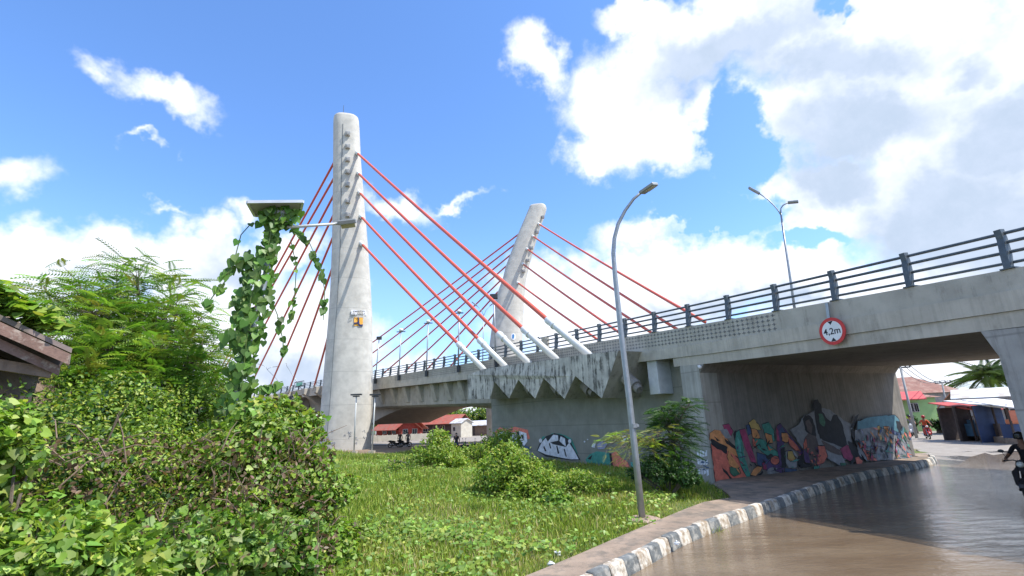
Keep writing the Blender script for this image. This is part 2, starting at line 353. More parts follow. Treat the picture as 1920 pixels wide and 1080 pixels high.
# underpass: left wall (column end), right wall
zb=lambda s:Cv(s,0,girz(s)).z
def plankbox(mb,s0,s1,o0,o1,ztop,zbot):
    P=[Cv(s0,o0),Cv(s1,o0),Cv(s1,o1),Cv(s0,o1)]
    V=[Vector((p.x,p.y,ztop)) for p in P]+[Vector((p.x,p.y,zbot)) for p in P]
    mb.add(V,[(0,1,2,3),(4,5,6,7),(0,1,5,4),(1,2,6,5),(2,3,7,6),(3,0,4,7)])
nrm=Nn(SC0); inw=-nrm; tj=Tn(SC0); tj.z=0; tj.normalize()
J0=Cv(SC0,0.02); J0.z=0
ZT=zb(SC0)-.004
# jamb column (proud front end of the wall)
m=MB(); cw=(Cv(SC1)-Cv(SC0)).length
def wallbox(mb,a,along,la,depth_dir,ld,z0,z1,z1b=None):
    z1b=z1 if z1b is None else z1b
    A=[a,a+along*la,a+along*la+depth_dir*ld,a+depth_dir*ld]; zt=[z1,z1b,z1b,z1]
    V=[Vector((p.x,p.y,z)) for p,z in zip(A,zt)]+[Vector((p.x,p.y,z0)) for p in A]
    mb.add(V,[(0,1,2,3),(4,5,6,7),(0,1,5,4),(1,2,6,5),(2,3,7,6),(3,0,4,7)])
wallbox(m,J0,tj,cw,inw,.9,-.6,zb(SC0)-.004,zb(SC1)-.004)
bb(m,'abutment_column',concrete('concrete_column',(.40,.385,.335),.55,sd=(.12,.11,.09),ramp_=(.48,.75),sscale=(5,5,.4),joint=1.2,fine=.35))
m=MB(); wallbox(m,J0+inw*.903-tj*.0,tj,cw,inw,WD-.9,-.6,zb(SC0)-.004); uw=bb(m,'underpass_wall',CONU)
# small haunch at the left jamb
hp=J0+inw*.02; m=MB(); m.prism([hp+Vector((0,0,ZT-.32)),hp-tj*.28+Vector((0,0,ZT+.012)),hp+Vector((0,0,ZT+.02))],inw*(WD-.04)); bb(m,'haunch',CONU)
# right pier with its haunch: front polygon in the facade plane
pa=ray(1862,668); SR=s_of(1862,0.,-1.3,lo=-14,hi=8)
Rb=Cv(SR,0.02); zr1=zb(SR); tR=Tn(SR); tR.z=0; tR.normalize(); nR=-Nn(SR)
SRh=s_of(1835,0,-1.3,lo=-14,hi=8); hw=(Cv(SRh)-Cv(SR)).length
def atpl(p0,t,z): return Vector((p0.x,p0.y,z))+t*0
zk=zof(668,SR,0.); print('right pier',SR,SRh,zr1,zk)
m=MB(); q0=Vector((Rb.x,Rb.y,0))
m.prism([q0+Vector((0,0,-.6)),q0+Vector((0,0,zk)),q0+tR*hw+Vector((0,0,zb(SRh)-.004)),q0-tR*4+Vector((0,0,zr1-.22)),q0-tR*4+Vector((0,0,-.6))],nR*WD)
bb(m,'bridge_pier',concrete('concrete_pier',(.36,.345,.315),.6,ramp_=(.5,.75),joint=1.6,fine=.25))
# abutment: recessed wall under the deck, and its far pier
m=MB(); ss=np.linspace(SC1+.02,SWL,10)
rg=[[Cv(s_,-.9,-parH(s_)-.447)]+[Vector((*Cv(s_,-.9)[:2],-.6)),Vector((*Cv(s_,-WD+.9)[:2],-.6))]+[Cv(s_,-WD+.9,-parH(s_)-.447)] for s_ in ss]
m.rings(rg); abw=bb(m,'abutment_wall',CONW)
m=MB(); rg=[[Cv(s_,-2.6,-2.9),Vector((*Cv(s_,-2.6)[:2],-.6)),Vector((*Cv(s_,-10)[:2],-.6)),Cv(s_,-10,-2.9)] for s_ in (SWL+.1,SWL+1.8)]; m.rings(rg)
bb(m,'bridge_pier',mat('pier_paint_green',(.05,.13,.1),.8,col2=(.10,.10,.09),patch=(.4,.5),ps=1.2))
# main girder beyond the abutment, ribs, haunched box underneath
SG1=s_of(705,-.9,-2,hi=60)+16
m=MB(); sweep(m,SWL+.02,SG1,lambda s:[(-.9,-parH(s)-.447),(-.9,-3.05),(-1.25,-3.25),(-WD+1.25,-3.25),(-WD+.9,-3.05),(-WD+.9,-parH(s)-.447)]); bb(m,'girder',CONG)
def arch(s):
    t=(s-SWL)/(s_of_tow-SWL); h=3.28+.35*max(0,1-t/.25)+1.15*max(0,(t-.72)/.28)**1.3; h=min(h,5.3); return [(-2.4,-3.253),(-2.4,-h),(-WD+2.4,-h),(-WD+2.4,-3.253)]
s_of_tow=s_of(690,-.9,-2,hi=60)
m=MB(); sweep(m,SWL+.02,s_of_tow+7,arch,.8); bb(m,'girder_haunch',concrete('concrete_haunch',(.38,.33,.27),.4))
SPX=[s_of(v,-.9,-2,hi=60) for v in (718,742,766,791,818,845,871)]
for a in SPX:
    m=MB(); t=Tn(a); t.z=0; n=Nn(a); b0=Cv(a,-.897)
    z1=b0.z-parH(a)-.45; z0=b0.z-2.75; P=lambda d,o,z:Vector((b0.x,b0.y,z))+t*d+n*o
    m.add([P(-.45,0,z1),P(.45,0,z1),P(.45,0,z0),P(-.45,0,z0),P(-.3,.55,z1),P(.3,.55,z1),P(.38,.12,z0),P(-.38,.12,z0)],[(4,5,6,7),(0,4,7,3),(1,2,6,5),(3,7,6,2),(0,1,5,4)])
    bb(m,'girder_rib',CONG)
# deck beyond the pylon: box girder and struts
m=MB(); sweep(m,SG1,SMAX,lambda s:[(-2.6,-parH(s)-.447),(-3.6,-3.3),(-WD+3.6,-3.3),(-WD+2.6,-parH(s)-.447)]); bb(m,'girder',CONG)
for bx_ in (598,575,543,510,478,445):      # outrigger brackets under the far deck
    a=s_of(bx_,.2,lo=60,z=8.5); m=MB(); t=Tn(a); t.z=0; m.prism([Cv(a-.5,o,z) for o,z in ((.75,-.1),(.75,-.9),(-2.9,-3.28),(-2.9,-1.3),(-.3,-1.26),(.02,-1.2),(.02,-.1))],t*1.0); bb(m,'outrigger',CONG)
# ---- saw-tooth anchor block
BOF=1.35
sR=s_of(1160,BOF,hi=30,zr=-.6); sL=s_of(877,BOF,hi=40,zr=-.6); zR=zof(658,sR,BOF); zL=zof(703,sL,BOF)
print('block',sR,sL,zR,zL,Cv(sR).z,Cv(sL).z)
outl=[(1160,658),(1104,664),(1043,673),(991,680),(947,686),(908,692),(877,703),(878,748),(918,748),(927.5,716),(954,747),(971,712),(1001,747.5),(1019,709),(1055,748),(1078,705),(1123,747)]
fr=[]; bk=[]
for px_,py_ in outl:
    s_=s_of(px_,BOF,hi=45,z=5.); z_=zof(py_,s_,BOF); p=Cv(s_,BOF); fr.append(Vector((p.x,p.y,z_))); q=Cv(s_,-.9); dz=0
    bk.append(Vector((q.x,q.y,z_)))
m=MB(); n_=len(fr)
from mathutils.geometry import tessellate_polygon
tri=tessellate_polygon([[Vector((i_[0],-i_[1],0)) for i_ in outl]])
tri=[tuple(t) for t in tri]; pts=[Vector((i_[0],-i_[1],0)) for i_ in outl]
m.add(fr+bk,tri); m.cur=1; o_=len(m.v); m.add(fr+bk,[(i,(i+1)%n_,(i+1)%n_+n_,i+n_) for i in range(n_)]); ab=bb(m,'anchor_block',[CONZ,CONG])
# end face cheek and anchor heads under the block
for px_,py_ in ((1172,720),(1090,728),(1035,729),(985,729),(940,730)):
    s_=s_of(px_,.9,hi=45,z=4.6); a=Cv(s_,.55); a.z=zof(py_,s_,.55); t=Tn(s_); d=(-t*.75+Vector((0,0,-.5))).normalized()
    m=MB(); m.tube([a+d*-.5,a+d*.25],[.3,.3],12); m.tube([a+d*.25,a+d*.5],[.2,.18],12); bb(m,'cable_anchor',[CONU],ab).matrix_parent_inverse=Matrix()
# concrete stub behind the sleeve and utility box
a=s_of(1023,-.14,hi=40); m=MB(); c=Cv(a,-.14,.4); Mr=Matrix.Rotation(math.atan2(Tn(a).y,Tn(a).x),4,'Z'); m.box(c,(.5,.24,.85),Mr); bb(m,'parapet_stub',CONP)
a=s_of(1238,-.5,hi=20,z=4.); zt=zof(668,a,-.5); z0=zof(739,a,-.5); m=MB(); c=Cv(a,-.5); c.z=(zt+z0)/2; Mr=Matrix.Rotation(math.atan2(Tn(a).y,Tn(a).x),4,'Z'); m.box(c,(.62,.79,zt-z0),Mr)
bb(m,'drain_box',mat('drain_box_grey',(.55,.57,.57),.6),bevel=.02)
# ---------------------------------------------------------------- railings
def rail_set(off,s0,s1,first,name,label=None,lean=.0,simple=False,guard=False):
    e=bpy.data.objects.new(name,None); COL.objects.link(e); e.parent=bridge; e.matrix_parent_inverse=Matrix.Translation(-BO); e.location=(0,0,0)
    if label: e['label']=label
    zs=(.16,.40,.63,.84); 
    for i,z in enumerate(zs):
        m=MB(); n=max(2,int((s1-s0)/1.0)); m.tube([Cv(s0+(s1-s0)*k_/n,off,z) for k_ in range(n+1)],.038 if i else .034,6 if not simple else 5); bb(m,'rail',RAIL,e,smooth=True)
    base=None; a=first
    while a<s1:
        if a>s0:
            if base is None:
                mb=MB(); prof=[(.05,0),(.17,0),(.15,.35),(.10,.70),(.13,.92),(-.03,.94),(-.06,.72),(-.05,.35)]
                Mb=[[Vector((w_,y_,z_)) for y_,z_ in prof] for w_ in (-.065,.065)]
                n8=len(prof); mb.add(Mb[0]+Mb[1],[tuple(range(n8)),tuple(range(n8,2*n8))[::-1]]+[(i,i+n8,(i+1)%n8+n8,(i+1)%n8) for i in range(n8)])
                mb.box((0,.04,.015),(.26,.3,.03)); base=mb.build('railing_post',[RAIL],e); o=base
            else: o=base.copy(); COL.objects.link(o); o.parent=e
            t=Tn(a); o.matrix_parent_inverse=Matrix(); o.matrix_local=Matrix.Translation(Cv(a,off,0.002))@Matrix.Rotation(math.atan2(t.y,t.x),4,'Z')
        a+=SP if not simple else SP*2
    if guard:
        m=MB(); n=int((s1-s0)/1.); m.tube([Cv(s0+(s1-s0)*k_/n,off-.25 if off>-5 else off+.25,.05+0*k_) for k_ in range(n+1)],.06,6); bb(m,'guard_tube',REDP,e,smooth=True)
        for q in range(int((s1-s0)/2)):
            aa=s0+q*2+.6; m=MB(); m.tube([Cv(aa,off+.25,.05),Cv(aa+.3,off+.25,.05)],.063,6); bb(m,'guard_band',WHTP,e)
    return e
rail_set(-.14,-14,SMAX-1,0-7*SP,'railing')
rail_set(-WD+.14,-14,70,0-7*SP,'railing','far railing with a red and white guard tube behind the roadway',simple=True,guard=True)
# ---------------------------------------------------------------- pylons
def pylon(rows,Dist,leanD,name,label,rot,dep=1.0,seam=None):
    rg=[]; info=[]
    ys=[r[0] for r in rows]
    for (py,l,r) in rows:
        f_=(rows[0][0]-py)/(rows[0][0]-rows[-1][0]); D_=Dist+leanD*f_
        a=GD(l,py,D_); b=GD(r,py,D_); c=(a+b)/2; hw=(a-b).length/2; info.append((py,c,hw))
        ring=[]
        for j in range(40):
            t=2*math.pi*j/40; ct,st=math.cos(t),math.sin(t); e=2/2.9
            X=hw*.97*math.copysign(abs(ct)**e,ct); Y=hw*dep*math.copysign(abs(st)**e,st)
            ring.append((c.x+X*math.cos(rot)-Y*math.sin(rot),c.y+X*math.sin(rot)+Y*math.cos(rot),c.z))
        rg.append(ring)
    m=MB()
    # close the base into the ground and round the top
    base=[(p[0],p[1],-1) for p in rg[0]]; top=rg[-1]; c=info[-1][1]
    caps=[[(c.x+(p[0]-c.x)*k1,c.y+(p[1]-c.y)*k1,p[2]+k2) for p in top] for k1,k2 in ((.97,.18),(.9,.3))]
    m.rings([base]+rg+caps); o=bb(m,name,CONT,smooth=True); o['label']=label
    md=o.modifiers.new('es','EDGE_SPLIT'); md.split_angle=R_(50)
    def C(py):
        P=[i_[0] for i_ in info][::-1]; f=lambda k_:float(np.interp(py,P,[k_(i_) for i_ in info][::-1]))
        return Vector((f(lambda i_:i_[1].x),f(lambda i_:i_[1].y),f(lambda i_:i_[1].z))),f(lambda i_:i_[2])
    return o,C
P1,PC1=pylon([(845,592,697),(830,593.5,697.5),(780,599,699.5),(700,606,700.5),(600,614.5,699.5),(540,618.5,696.5),(460,621.5,691),(380,623,684),(300,624,677.5),(240,624.5,674.5),(228,625,673.5)],54.5,-1.4,'pylon','near concrete pylon with orange and blue emblem, rising beside the grass',R_(16))
P2,PC2=pylon([(760,912,977),(700,914,978),(653,917.5,979),(561,929,983),(524,942.5,986.5),(498,949,992.5),(440,971,1009),(398,989,1023.5),(391,992,1025)],69,1.8,'pylon','far concrete pylon leaning right, with a small round blue emblem',R_(-10))
# lightning rod, conductor
m=MB(); t0=GD(643,224,53.2); m.tube([t0-Vector((0,0,.6)),t0+Vector((0,0,1.9))],[.05,.02],6); bb(m,'lightning_rod',DARK,P1).matrix_parent_inverse=Matrix()
def onpyl(C,px_,py_,pull=0.,rot=R_(16),Dl=None):
    # point on the pylon surface along the line of sight
    c,hw=C(py_); d=ray(px_,py_).normalized(); lo=None; D0=math.hypot(c.x,c.y)-hw*1.6
    for k_ in range(400):
        D_=D0+k_*.01*hw; p=GD(px_,py_,D_); cc,h2=C(py_); dx,dy=p.x-cc.x,p.y-cc.y
        X=(dx*math.cos(rot)+dy*math.sin(rot))/(h2*.97); Y=(-dx*math.sin(rot)+dy*math.cos(rot))/h2
        if abs(X)**2.9+abs(Y)**2.9<=1: return GD(px_,py_,D_-pull)
    return GD(px_,py_,math.hypot(c.x,c.y)-pull)
m=MB(); m.tube([onpyl(PC1,px_,py_,.0) for px_,py_ in ((643,232),(641,300),(639.5,380),(638,460),(633,560),(626,650),(620,740),(612,832))],.035,5); bb(m,'conductor_cable',mat('conductor_grey',(.16,.17,.17),.6),P1).matrix_parent_inverse=Matrix()
# anchor boxes
def abox(par,C,px_,py_,sz,rot,lean):
    p=onpyl(C,px_,py_,0.,rot); n=Vector((-p.x,-p.y,0)).normalized(); n=(n+Vector((0,0,-.25))).normalized()
    Mr=n.to_track_quat('Z','Y').to_matrix().to_4x4(); m=MB(); m.cur=0
    m.box(p+n*.02,(sz,sz*.95,.5),Mr); m.box(p+n*.24+Vector((0,0,-sz*.1)),(sz*.55,sz*.55,.28),Mr); bb(m,'anchor_box',[concrete('anchor_box_grey',(.42,.42,.41),.4)],par,bevel=.04).matrix_parent_inverse=Matrix()
for y_ in (251,275,299,322,346,377,403): abox(P1,PC1,652,y_,.52,R_(16),0)
for x_,y_ in ((1018,407),(1007,435.5),(996.5,465),(989.5,488),(982,508)): abox(P2,PC2,x_,y_,.5,R_(-10),0)
def cable(a,b,r0,name='stay_cable',sleeve=None,collar=True,par=None):
    m=MB(); a=Vector(a);b=Vector(b); L=(b-a).length; d=(b-a).normalized()
    sl_=sleeve if sleeve else 0
    n=14; pts=[a+(b-a)*(i/n)-Vector((0,0,4*.004*L*(i/n)*(1-i/n))) for i in range(n+1)]
    m.tube(pts,r0,8); o=bb(m,name,CABR,par,smooth=True)
    if collar:
        m=MB(); m.tube([a-d*.5,a+d*.25],r0*1.75,10); m.tube([a+d*.25,a+d*.4],[r0*1.75,r0*1.1],10); q=bb(m,'cable_collar',CABS,o); q.matrix_parent_inverse=Matrix()
    if sl_:
        i0=max(1,int(round((1-sl_)*n))); s0=a+(b-a)*(1-sl_)-Vector((0,0,4*.004*L*sl_*(1-sl_)))
        m=MB(); dd=(b-s0).normalized(); m.tube([s0-dd*.12,s0+dd*.05,s0+dd*.5,b+dd*.1],[r0*1.45,r0*1.7,r0*1.35,r0*1.5],12); m.tube([s0+dd*.5,s0+dd*.62],r0*1.75,12)
        q=bb(m,'cable_sleeve',CABS,o,smooth=True); q.matrix_parent_inverse=Matrix()
    return o
# near pylon to the saw-tooth block
for (tp,bt,sv_) in (((670,287),(1106,668),(1027,605)),((672,325),(1045,676),(982,621)),((674,361),(993,683),(936,629)),((677,406),(949,689),(899,638.5)),((678,457),(910,695),(860,647))):
    s_=s_of(bt[0],.55,hi=45,z=6.); b_=Cv(s_,.55); b_.z=zof(bt[1],s_,.55); a_=onpyl(PC1,min(tp[0],PC1(tp[1])[0].x*0+tp[0]),tp[1],.15)
    # fraction of the cable covered by the white sleeve, from where it starts in the view
    best=min((abs(pxof(a_+(b_-a_)*f_)[0]-sv_[0]),f_) for f_ in np.linspace(.5,.99,200)); cable(a_,b_,.135,sleeve=1-best[1])
for (ty,bx,by) in ((298,372,722),(327,378,778),(358,416,775),(393,455,768),(431,497,758),(482,540,746),(576,588,730)):
    a_=GD(630,ty,math.hypot(*PC1(ty)[0][:2])+.3); s_=s_of(bx,.35,lo=58,z=7.); b_=Cv(s_,.45,-.35); cable(a_,b_,.125,sleeve=.07,collar=False)
for tp,bt in (((1010.6,420),(1316,598)),((999.6,443),(1263,611)),((988.6,467),(1217,620)),((980.7,495),(1163,624)),((971,530),(1116,632))):
    a_=onpyl(PC2,tp[0],tp[1],.1,R_(-10)); s_=s_of(bt[0],-WD+.5,hi=60,z=6.5); b_=Cv(s_,-WD-.3,.1); b_.z=zof(bt[1]+6,s_,-WD-.3); cable(a_,b_,.12)
for (tx,ty),(px1,py1) in (((966.5,442.5),(640,681)),((960,461),(640,703)),((954,479),(672,707)),((947,498.5),(715,702)),((933.5,528),(757,697)),((925.6,552),(800,692)),((921,590),(843,688))):
    a_=GD(tx+8,ty-5,math.hypot(*PC2(ty)[0][:2])); s_=s_of(px1,-WD-.2,lo=34,hi=SMAX-2,z=8.); b_=Cv(s_,-WD-.3); b_.z=zof(py1,s_,-WD-.3)
    d_=(b_-a_); cable(a_,b_,.12,collar=False)
# emblem plates on the near pylon: white text board, orange and blue shape
EMO=mat('emblem_orange',(.85,.42,.06),.6); EMB=mat('emblem_navy',(.02,.03,.12),.6); EMW=mat('board_white',(.82,.83,.86),.5)
def plate(par,C,pts,material,lift,name,rot=R_(16)):
    V=[onpyl(C,px_,py_,lift,rot) for px_,py_ in pts]; nn=Vector((-V[0].x,-V[0].y,0)).normalized(); m=MB(); m.prism(V,-nn*.05); o=bb(m,name,material,par); o.matrix_parent_inverse=Matrix(); return o
bd=plate(P1,PC1,[(659,581),(686,582.5),(687,591.5),(659,590)],EMW,.12,'name_board')
def circ(cx,cy,rx,ry,n=14,a0=0,a1=360): return [(cx+rx*math.cos(R_(a0+(a1-a0)*i/n)),cy+ry*math.sin(R_(a0+(a1-a0)*i/n))) for i in range(n+(0 if a1-a0==360 else 1))]
em=plate(P1,PC1,[(663.8,594.8),(680.5,595.4),(680.2,611.3),(664,610.9)],EMO,.06,'emblem')
def dec(pts,material,lift): 
    o=plate(P1,PC1,pts,material,lift,'emblem_figure'); o.parent=em; return o
dec([(664,604.6),(669,604.4),(671.4,602.5),(672.2,599.5),(671.5,596.6),(669.6,595.2),(672.6,595.2),(673.6,598),(673.8,604),(674.4,607.4),(676.2,608.6),(680.2,607.8),(680.2,611.3),(675,611.2),(672.6,609.8),(671.6,607.2),(669.8,606.3),(666.5,606.6),(664.2,608.6)],EMB,.115)
def text(txt,loc,xdir,ydir,size,material,name,parent=None,ext=.004,font_w=None):
    cu=bpy.data.curves.new(name,'FONT'); cu.body=txt; cu.size=size; cu.align_x='CENTER'; cu.align_y='CENTER'; cu.extrude=ext; cu.offset=size*.012; cu.materials.append(material)
    o=bpy.data.objects.new(name,cu); COL.objects.link(o); X=Vector(xdir).normalized(); Y=Vector(ydir); Y=(Y-X*Y.dot(X)).normalized(); Z=X.cross(Y)
    o.matrix_world=Matrix(((X.x,Y.x,Z.x,loc[0]),(X.y,Y.y,Z.y,loc[1]),(X.z,Y.z,Z.z,loc[2]),(0,0,0,1)))
    bpy.context.view_layer.update(); dg=bpy.context.evaluated_depsgraph_get(); me=bpy.data.meshes.new_from_object(o.evaluated_get(dg)); mw=o.matrix_world.copy(); bpy.data.objects.remove(o); 
    ob=bpy.data.objects.new(name,me); COL.objects.link(ob)
    me.transform(mw); ob.parent=parent
    return ob
INK=mat('ink_black',(.012,.013,.02),.6)
for row,(tx,yy) in enumerate((('JEMBATAN',584.2),('SEI ALALAK',589))):
    pc=GD(673,yy,math.hypot(*onpyl(PC1,673,yy,.2)[:2])); xl=(onpyl(PC1,684,yy,.2)-onpyl(PC1,662,yy,.2)); text(tx,pc,xl,(0,0,1),.255,INK,'lettering',bd)
# round emblem on far pylon
cpt=[onpyl(PC2,px_,py_,.08,R_(-10)) for px_,py_ in circ(962.5,631,4.6,6.4)]
m=MB(); nn=Vector((-cpt[0].x,-cpt[0].y,0)).normalized(); m.prism(cpt,-nn*.05); e2=bb(m,'round_emblem',EMW,P2); e2.matrix_parent_inverse=Matrix()
m=MB(); m.prism([onpyl(PC2,px_,py_,.12,R_(-10)) for px_,py_ in ((960.4,628),(962.5,626),(964.6,628.3),(964.3,633),(962.3,636),(960.5,633.5))],-nn*.05); q=bb(m,'emblem_figure',mat('emblem_blue',(.05,.2,.45),.6),e2); q.matrix_parent_inverse=Matrix()
# ---------------------------------------------------------------- kerb line, road, pavement, ground
KP=[(-60,-75),(-14,-10),(-4.2,2.2),(-1.3,5.7)]+[tuple(GZ(a,b,0)[:2]) for a,b in ((1183,1080),(1300,1016),(1440,963),(1600,906),(1700,884),(1752,871))]
KP=np.array(KP)
def dens_line(P,step=.25):
    out=[]; P=np.array(P); P=np.vstack([2*P[0]-P[1],P,2*P[-1]-P[-2]])
    for i in range(1,len(P)-2):
        n=max(1,int(np.linalg.norm(P[i+1]-P[i])/step))
        for j in range(n): out.append(cr(P[i-1],P[i],P[i+1],P[i+2],j/n))
    out.append(P[-2]); return np.array(out)
KL=dens_line(KP[1:],.2)
# beyond the bridge the pavement edge turns to the left
far=[tuple(GZ(a,b,0)[:2]) for a,b in ((1757,864),(1745,856),(1722,845),(1704,837))]
KE=np.vstack([KL,dens_line([tuple(KL[-1])]+far,.3)[1:]])
lastp=KE[-1]; KE=np.vstack([KE,[lastp+np.array([2,9]),lastp+np.array([-3,26]),lastp+np.array([-30,40]),lastp+np.array([-200,55])]])
def sdist(X,Y,L):      # signed distance, + on the land (left) side
    P=np.stack([X,Y],-1)[...,None,:]; A=L[:-1]; B=L[1:]; AB=B-A; t=np.clip(((P-A)*AB).sum(-1)/((AB**2).sum(-1)+1e-9),0,1)
    Q=A+AB*t[...,None]; d=np.linalg.norm(P-Q,axis=-1); i=d.argmin(-1); dm=np.take_along_axis(d,i[...,None],-1)[...,0]
    ab=AB[i]; v=P[...,0,:]-np.take_along_axis(Q,i[...,None,None],-2)[...,0,:]; c=ab[...,0]*v[...,1]-ab[...,1]*v[...,0]
    return dm*np.sign(c+1e-12)
KS=KE[::2]; WLN=np.array([Cv(s_,-.9)[:2] for s_ in np.arange(SC0,SWL+8,1.5)])
def hfun(X,Y):
    X=np.atleast_1d(np.asarray(X,float)); Y=np.atleast_1d(np.asarray(Y,float)); sdv=np.concatenate([sdist(X.ravel()[i:i+4000],Y.ravel()[i:i+4000],KS) for i in range(0,X.size,4000)]).reshape(X.shape)
    r=np.hypot(X,Y); land=.09+.16*np.clip((sdv-1.6)/2,0,1)+.32*np.clip((sdv-3)/12,0,1)
    wd_=np.concatenate([np.abs(sdist(X.ravel()[i:i+4000],Y.ravel()[i:i+4000],WLN)) for i in range(0,X.size,4000)]).reshape(X.shape); land=.10+(land-.10)*np.clip((wd_-.5)/11,0,1)**.8
    bmp=.05*np.sin(X*.9+1.3)*np.sin(Y*.8)+.03*np.sin(X*2.3+Y*1.7)
    land=land+bmp*np.clip((sdv-2.5)/2,0,1)*np.clip(wd_/5,.2,1)
    # flatten beneath the underpass pavement
    J=np.array([J0.x,J0.y]); ux=(X-J[0])*inw.x+(Y-J[1])*inw.y; uy=(X-J[0])*tj.x+(Y-J[1])*tj.y
    ins=np.clip((ux+1.2)/1.5,0,1)*np.clip(1-(uy-0.2)/1.,0,1); land=land*(1-ins)+(-.0)*ins
    f2=np.clip((r-52)/25,0,1); land=land*(1-f2)+.0*f2
    return np.where(sdv>0.24,land,-.07)
def H(x,y): return float(hfun([x],[y])[0])
def grade(lo,hi,c,fine,n):
    a=[c]; st=fine
    while a[-1]<hi: a.append(a[-1]+st); st*=1.0 if abs(a[-1]-c)<n else 1.16
    b=[c]; st=fine
    while b[-1]>lo: b.append(b[-1]-st); st*=1.0 if abs(b[-1]-c)<n else 1.16
    return np.array(sorted(set(b+a)))
gx=grade(-2500,2500,2,.3,15); gy=grade(-400,3500,17,.3,14); GX,GY=np.meshgrid(gx,gy); GHt=hfun(GX,GY)
me=bpy.data.meshes.new('ground'); nx,ny=len(gx),len(gy); vs=np.stack([GX,GY,GHt],-1).reshape(-1,3)
ii=np.arange((nx-1)*(ny-1)); ix=ii%(nx-1); iy=ii//(nx-1); a=iy*nx+ix; fc=np.stack([a,a+1,a+nx+1,a+nx],1)
me.from_pydata(vs.tolist(),[],fc.tolist()); me.shade_smooth()
gm=bpy.data.materials.new('soil_and_grass'); gm.use_nodes=True; q=N(gm.node_tree); b=gm.node_tree.nodes['Principled BSDF']; geo=q.new('ShaderNodeNewGeometry').outputs['Position']
gr=q.mix(q.ramp(q.noise(geo,2.2,6,.65),.35,.65),(.055,.10,.016),(.105,.13,.028)); soil=q.mix(q.ramp(q.noise(geo,5,6,.7),.3,.7),(.16,.11,.07),(.27,.20,.14))
sx_=q.new('ShaderNodeSeparateXYZ'); q.set(sx_.inputs[0],geo); rr=q.vmath('LENGTH',geo)
pm=q.ramp(q.math('ADD',q.noise(geo,.35,5,.65),q.ramp(rr,44,50,0.,.5)),.53,.68)
c=q.mix(pm,gr,soil); c=q.mix(q.ramp(rr,150,260),c,(.06,.10,.03)); q.set(b.inputs['Base Color'],c); b.inputs['Roughness'].default_value=.95
bn=q.new('ShaderNodeBump'); bn.inputs['Strength'].default_value=.6; q.set(bn.inputs['Height'],q.noise(geo,14,6,.7)); q.set(b.inputs['Normal'],bn.outputs[0])
me.materials.append(gm); g_=bpy.data.objects.new('ground',me); COL.objects.link(g_); tag(g_,'rough grassy ground with bare soil patches','ground',kind='structure')
# road sheet
def rightof(L,d):
    t=np.gradient(L,axis=0); t/=np.linalg.norm(t,axis=1,keepdims=True)+1e-9; return L+np.stack([t[:,1],-t[:,0]],1)*d
m=MB(); RL=[Vector((p[0],p[1],0)) for p in KE]; 
frR=[Vector((60,-80,0)),Vector((26,-12,0)),Vector((23,8,0)),Vector((27,15,0)),Vector((60,30,0)),Vector((120,60,0)),Vector((160,130,0)),Vector((-120,150,0))]
poly=RL+frR[::-1]; poly=[v for v in poly]
tr=tessellate_polygon([[Vector((v.x,v.y,0)) for v in poly]]); m.add(poly,[tuple(t) for t in tr])
rm=bpy.data.materials.new('road_surface'); rm.use_nodes=True; q=N(rm.node_tree); b=rm.node_tree.nodes['Principled BSDF']; geo=q.new('ShaderNodeNewGeometry').outputs['Position']
dry=q.mix(q.ramp(q.noise(geo,1.4,6,.65),.3,.7),(.25,.215,.175),(.36,.32,.27)); dry=q.mix(q.ramp(q.noise(geo,30,4,.7),.4,.7),dry,(.20,.18,.155))
n1=q.noise(q.mapv(geo,(.45,.16,1)),1,6,.65); sp=q.new('ShaderNodeSeparateXYZ'); q.set(sp.inputs[0],geo)
rr=q.vmath('LENGTH',geo); wet=q.ramp(q.math('ADD',n1,q.ramp(rr,24,44,.28,-.22,smooth=False)),.48,.56)
c=q.mix(wet,dry,(.075,.062,.05)); q.set(b.inputs['Base Color'],c); q.set(b.inputs['Roughness'],q.ramp(wet,0,1,.85,.14)); 
bn=q.new('ShaderNodeBump'); bn.inputs['Strength'].default_value=.35; bn.inputs['Distance'].default_value=.02; q.set(bn.inputs['Height'],q.noise(geo,25,5,.7)); q.set(b.inputs['Normal'],bn.outputs[0])
ro=m.build('road',rm,fix=False); 
if ro.data.polygons[0].normal.z<0: ro.data.flip_normals()
tag(ro,'worn dusty asphalt road with wet tyre tracks','road',kind='structure')
# flood water
wp=[(p[0],p[1]) for p in KL if p[0]>-13.5]; 
wfar=[tuple(GZ(a,b_,0)[:2]) for a,b_ in ((1800,872),(1822,858),(1850,850),(1872,853),(1900,848),(1990,846),(2100,850))]
WV=[]; rs=random.Random(5)
edge=list(wp)+[tuple(p) for p in wfar]+[(24.,10.),(24.,2.),(20,-8),(-6,-10)]
for i,(a,b_) in enumerate(edge): WV.append(Vector((a+(rs.uniform(-.3,.3) if i>=len(wp) else 0),b_+(rs.uniform(-.3,.3) if i>=len(wp) else 0),.006)))
m=MB(); tr=tessellate_polygon([[Vector((v.x,v.y,0)) for v in WV]]); m.add(WV,[tuple(t) for t in tr])
wm=bpy.data.materials.new('muddy_water'); wm.use_nodes=True; q=N(wm.node_tree); b=wm.node_tree.nodes['Principled BSDF']; geo=q.new('ShaderNodeNewGeometry').outputs['Position']
q.set(b.inputs['Base Color'],q.mix(q.ramp(q.noise(q.mapv(geo,(.5,.9,1)),1,5,.6),.3,.7),(.145,.10,.062),(.21,.155,.10))); b.inputs['Roughness'].default_value=.05; b.inputs['IOR'].default_value=1.62; b.inputs['Specular IOR Level'].default_value=.55
wv=q.noise(q.mapv(geo,(1.6,4.2,1)),1,5,.6,dist=.8); wv2=q.noise(q.mapv(geo,(11,16,1)),1,4,.65,dist=.4)
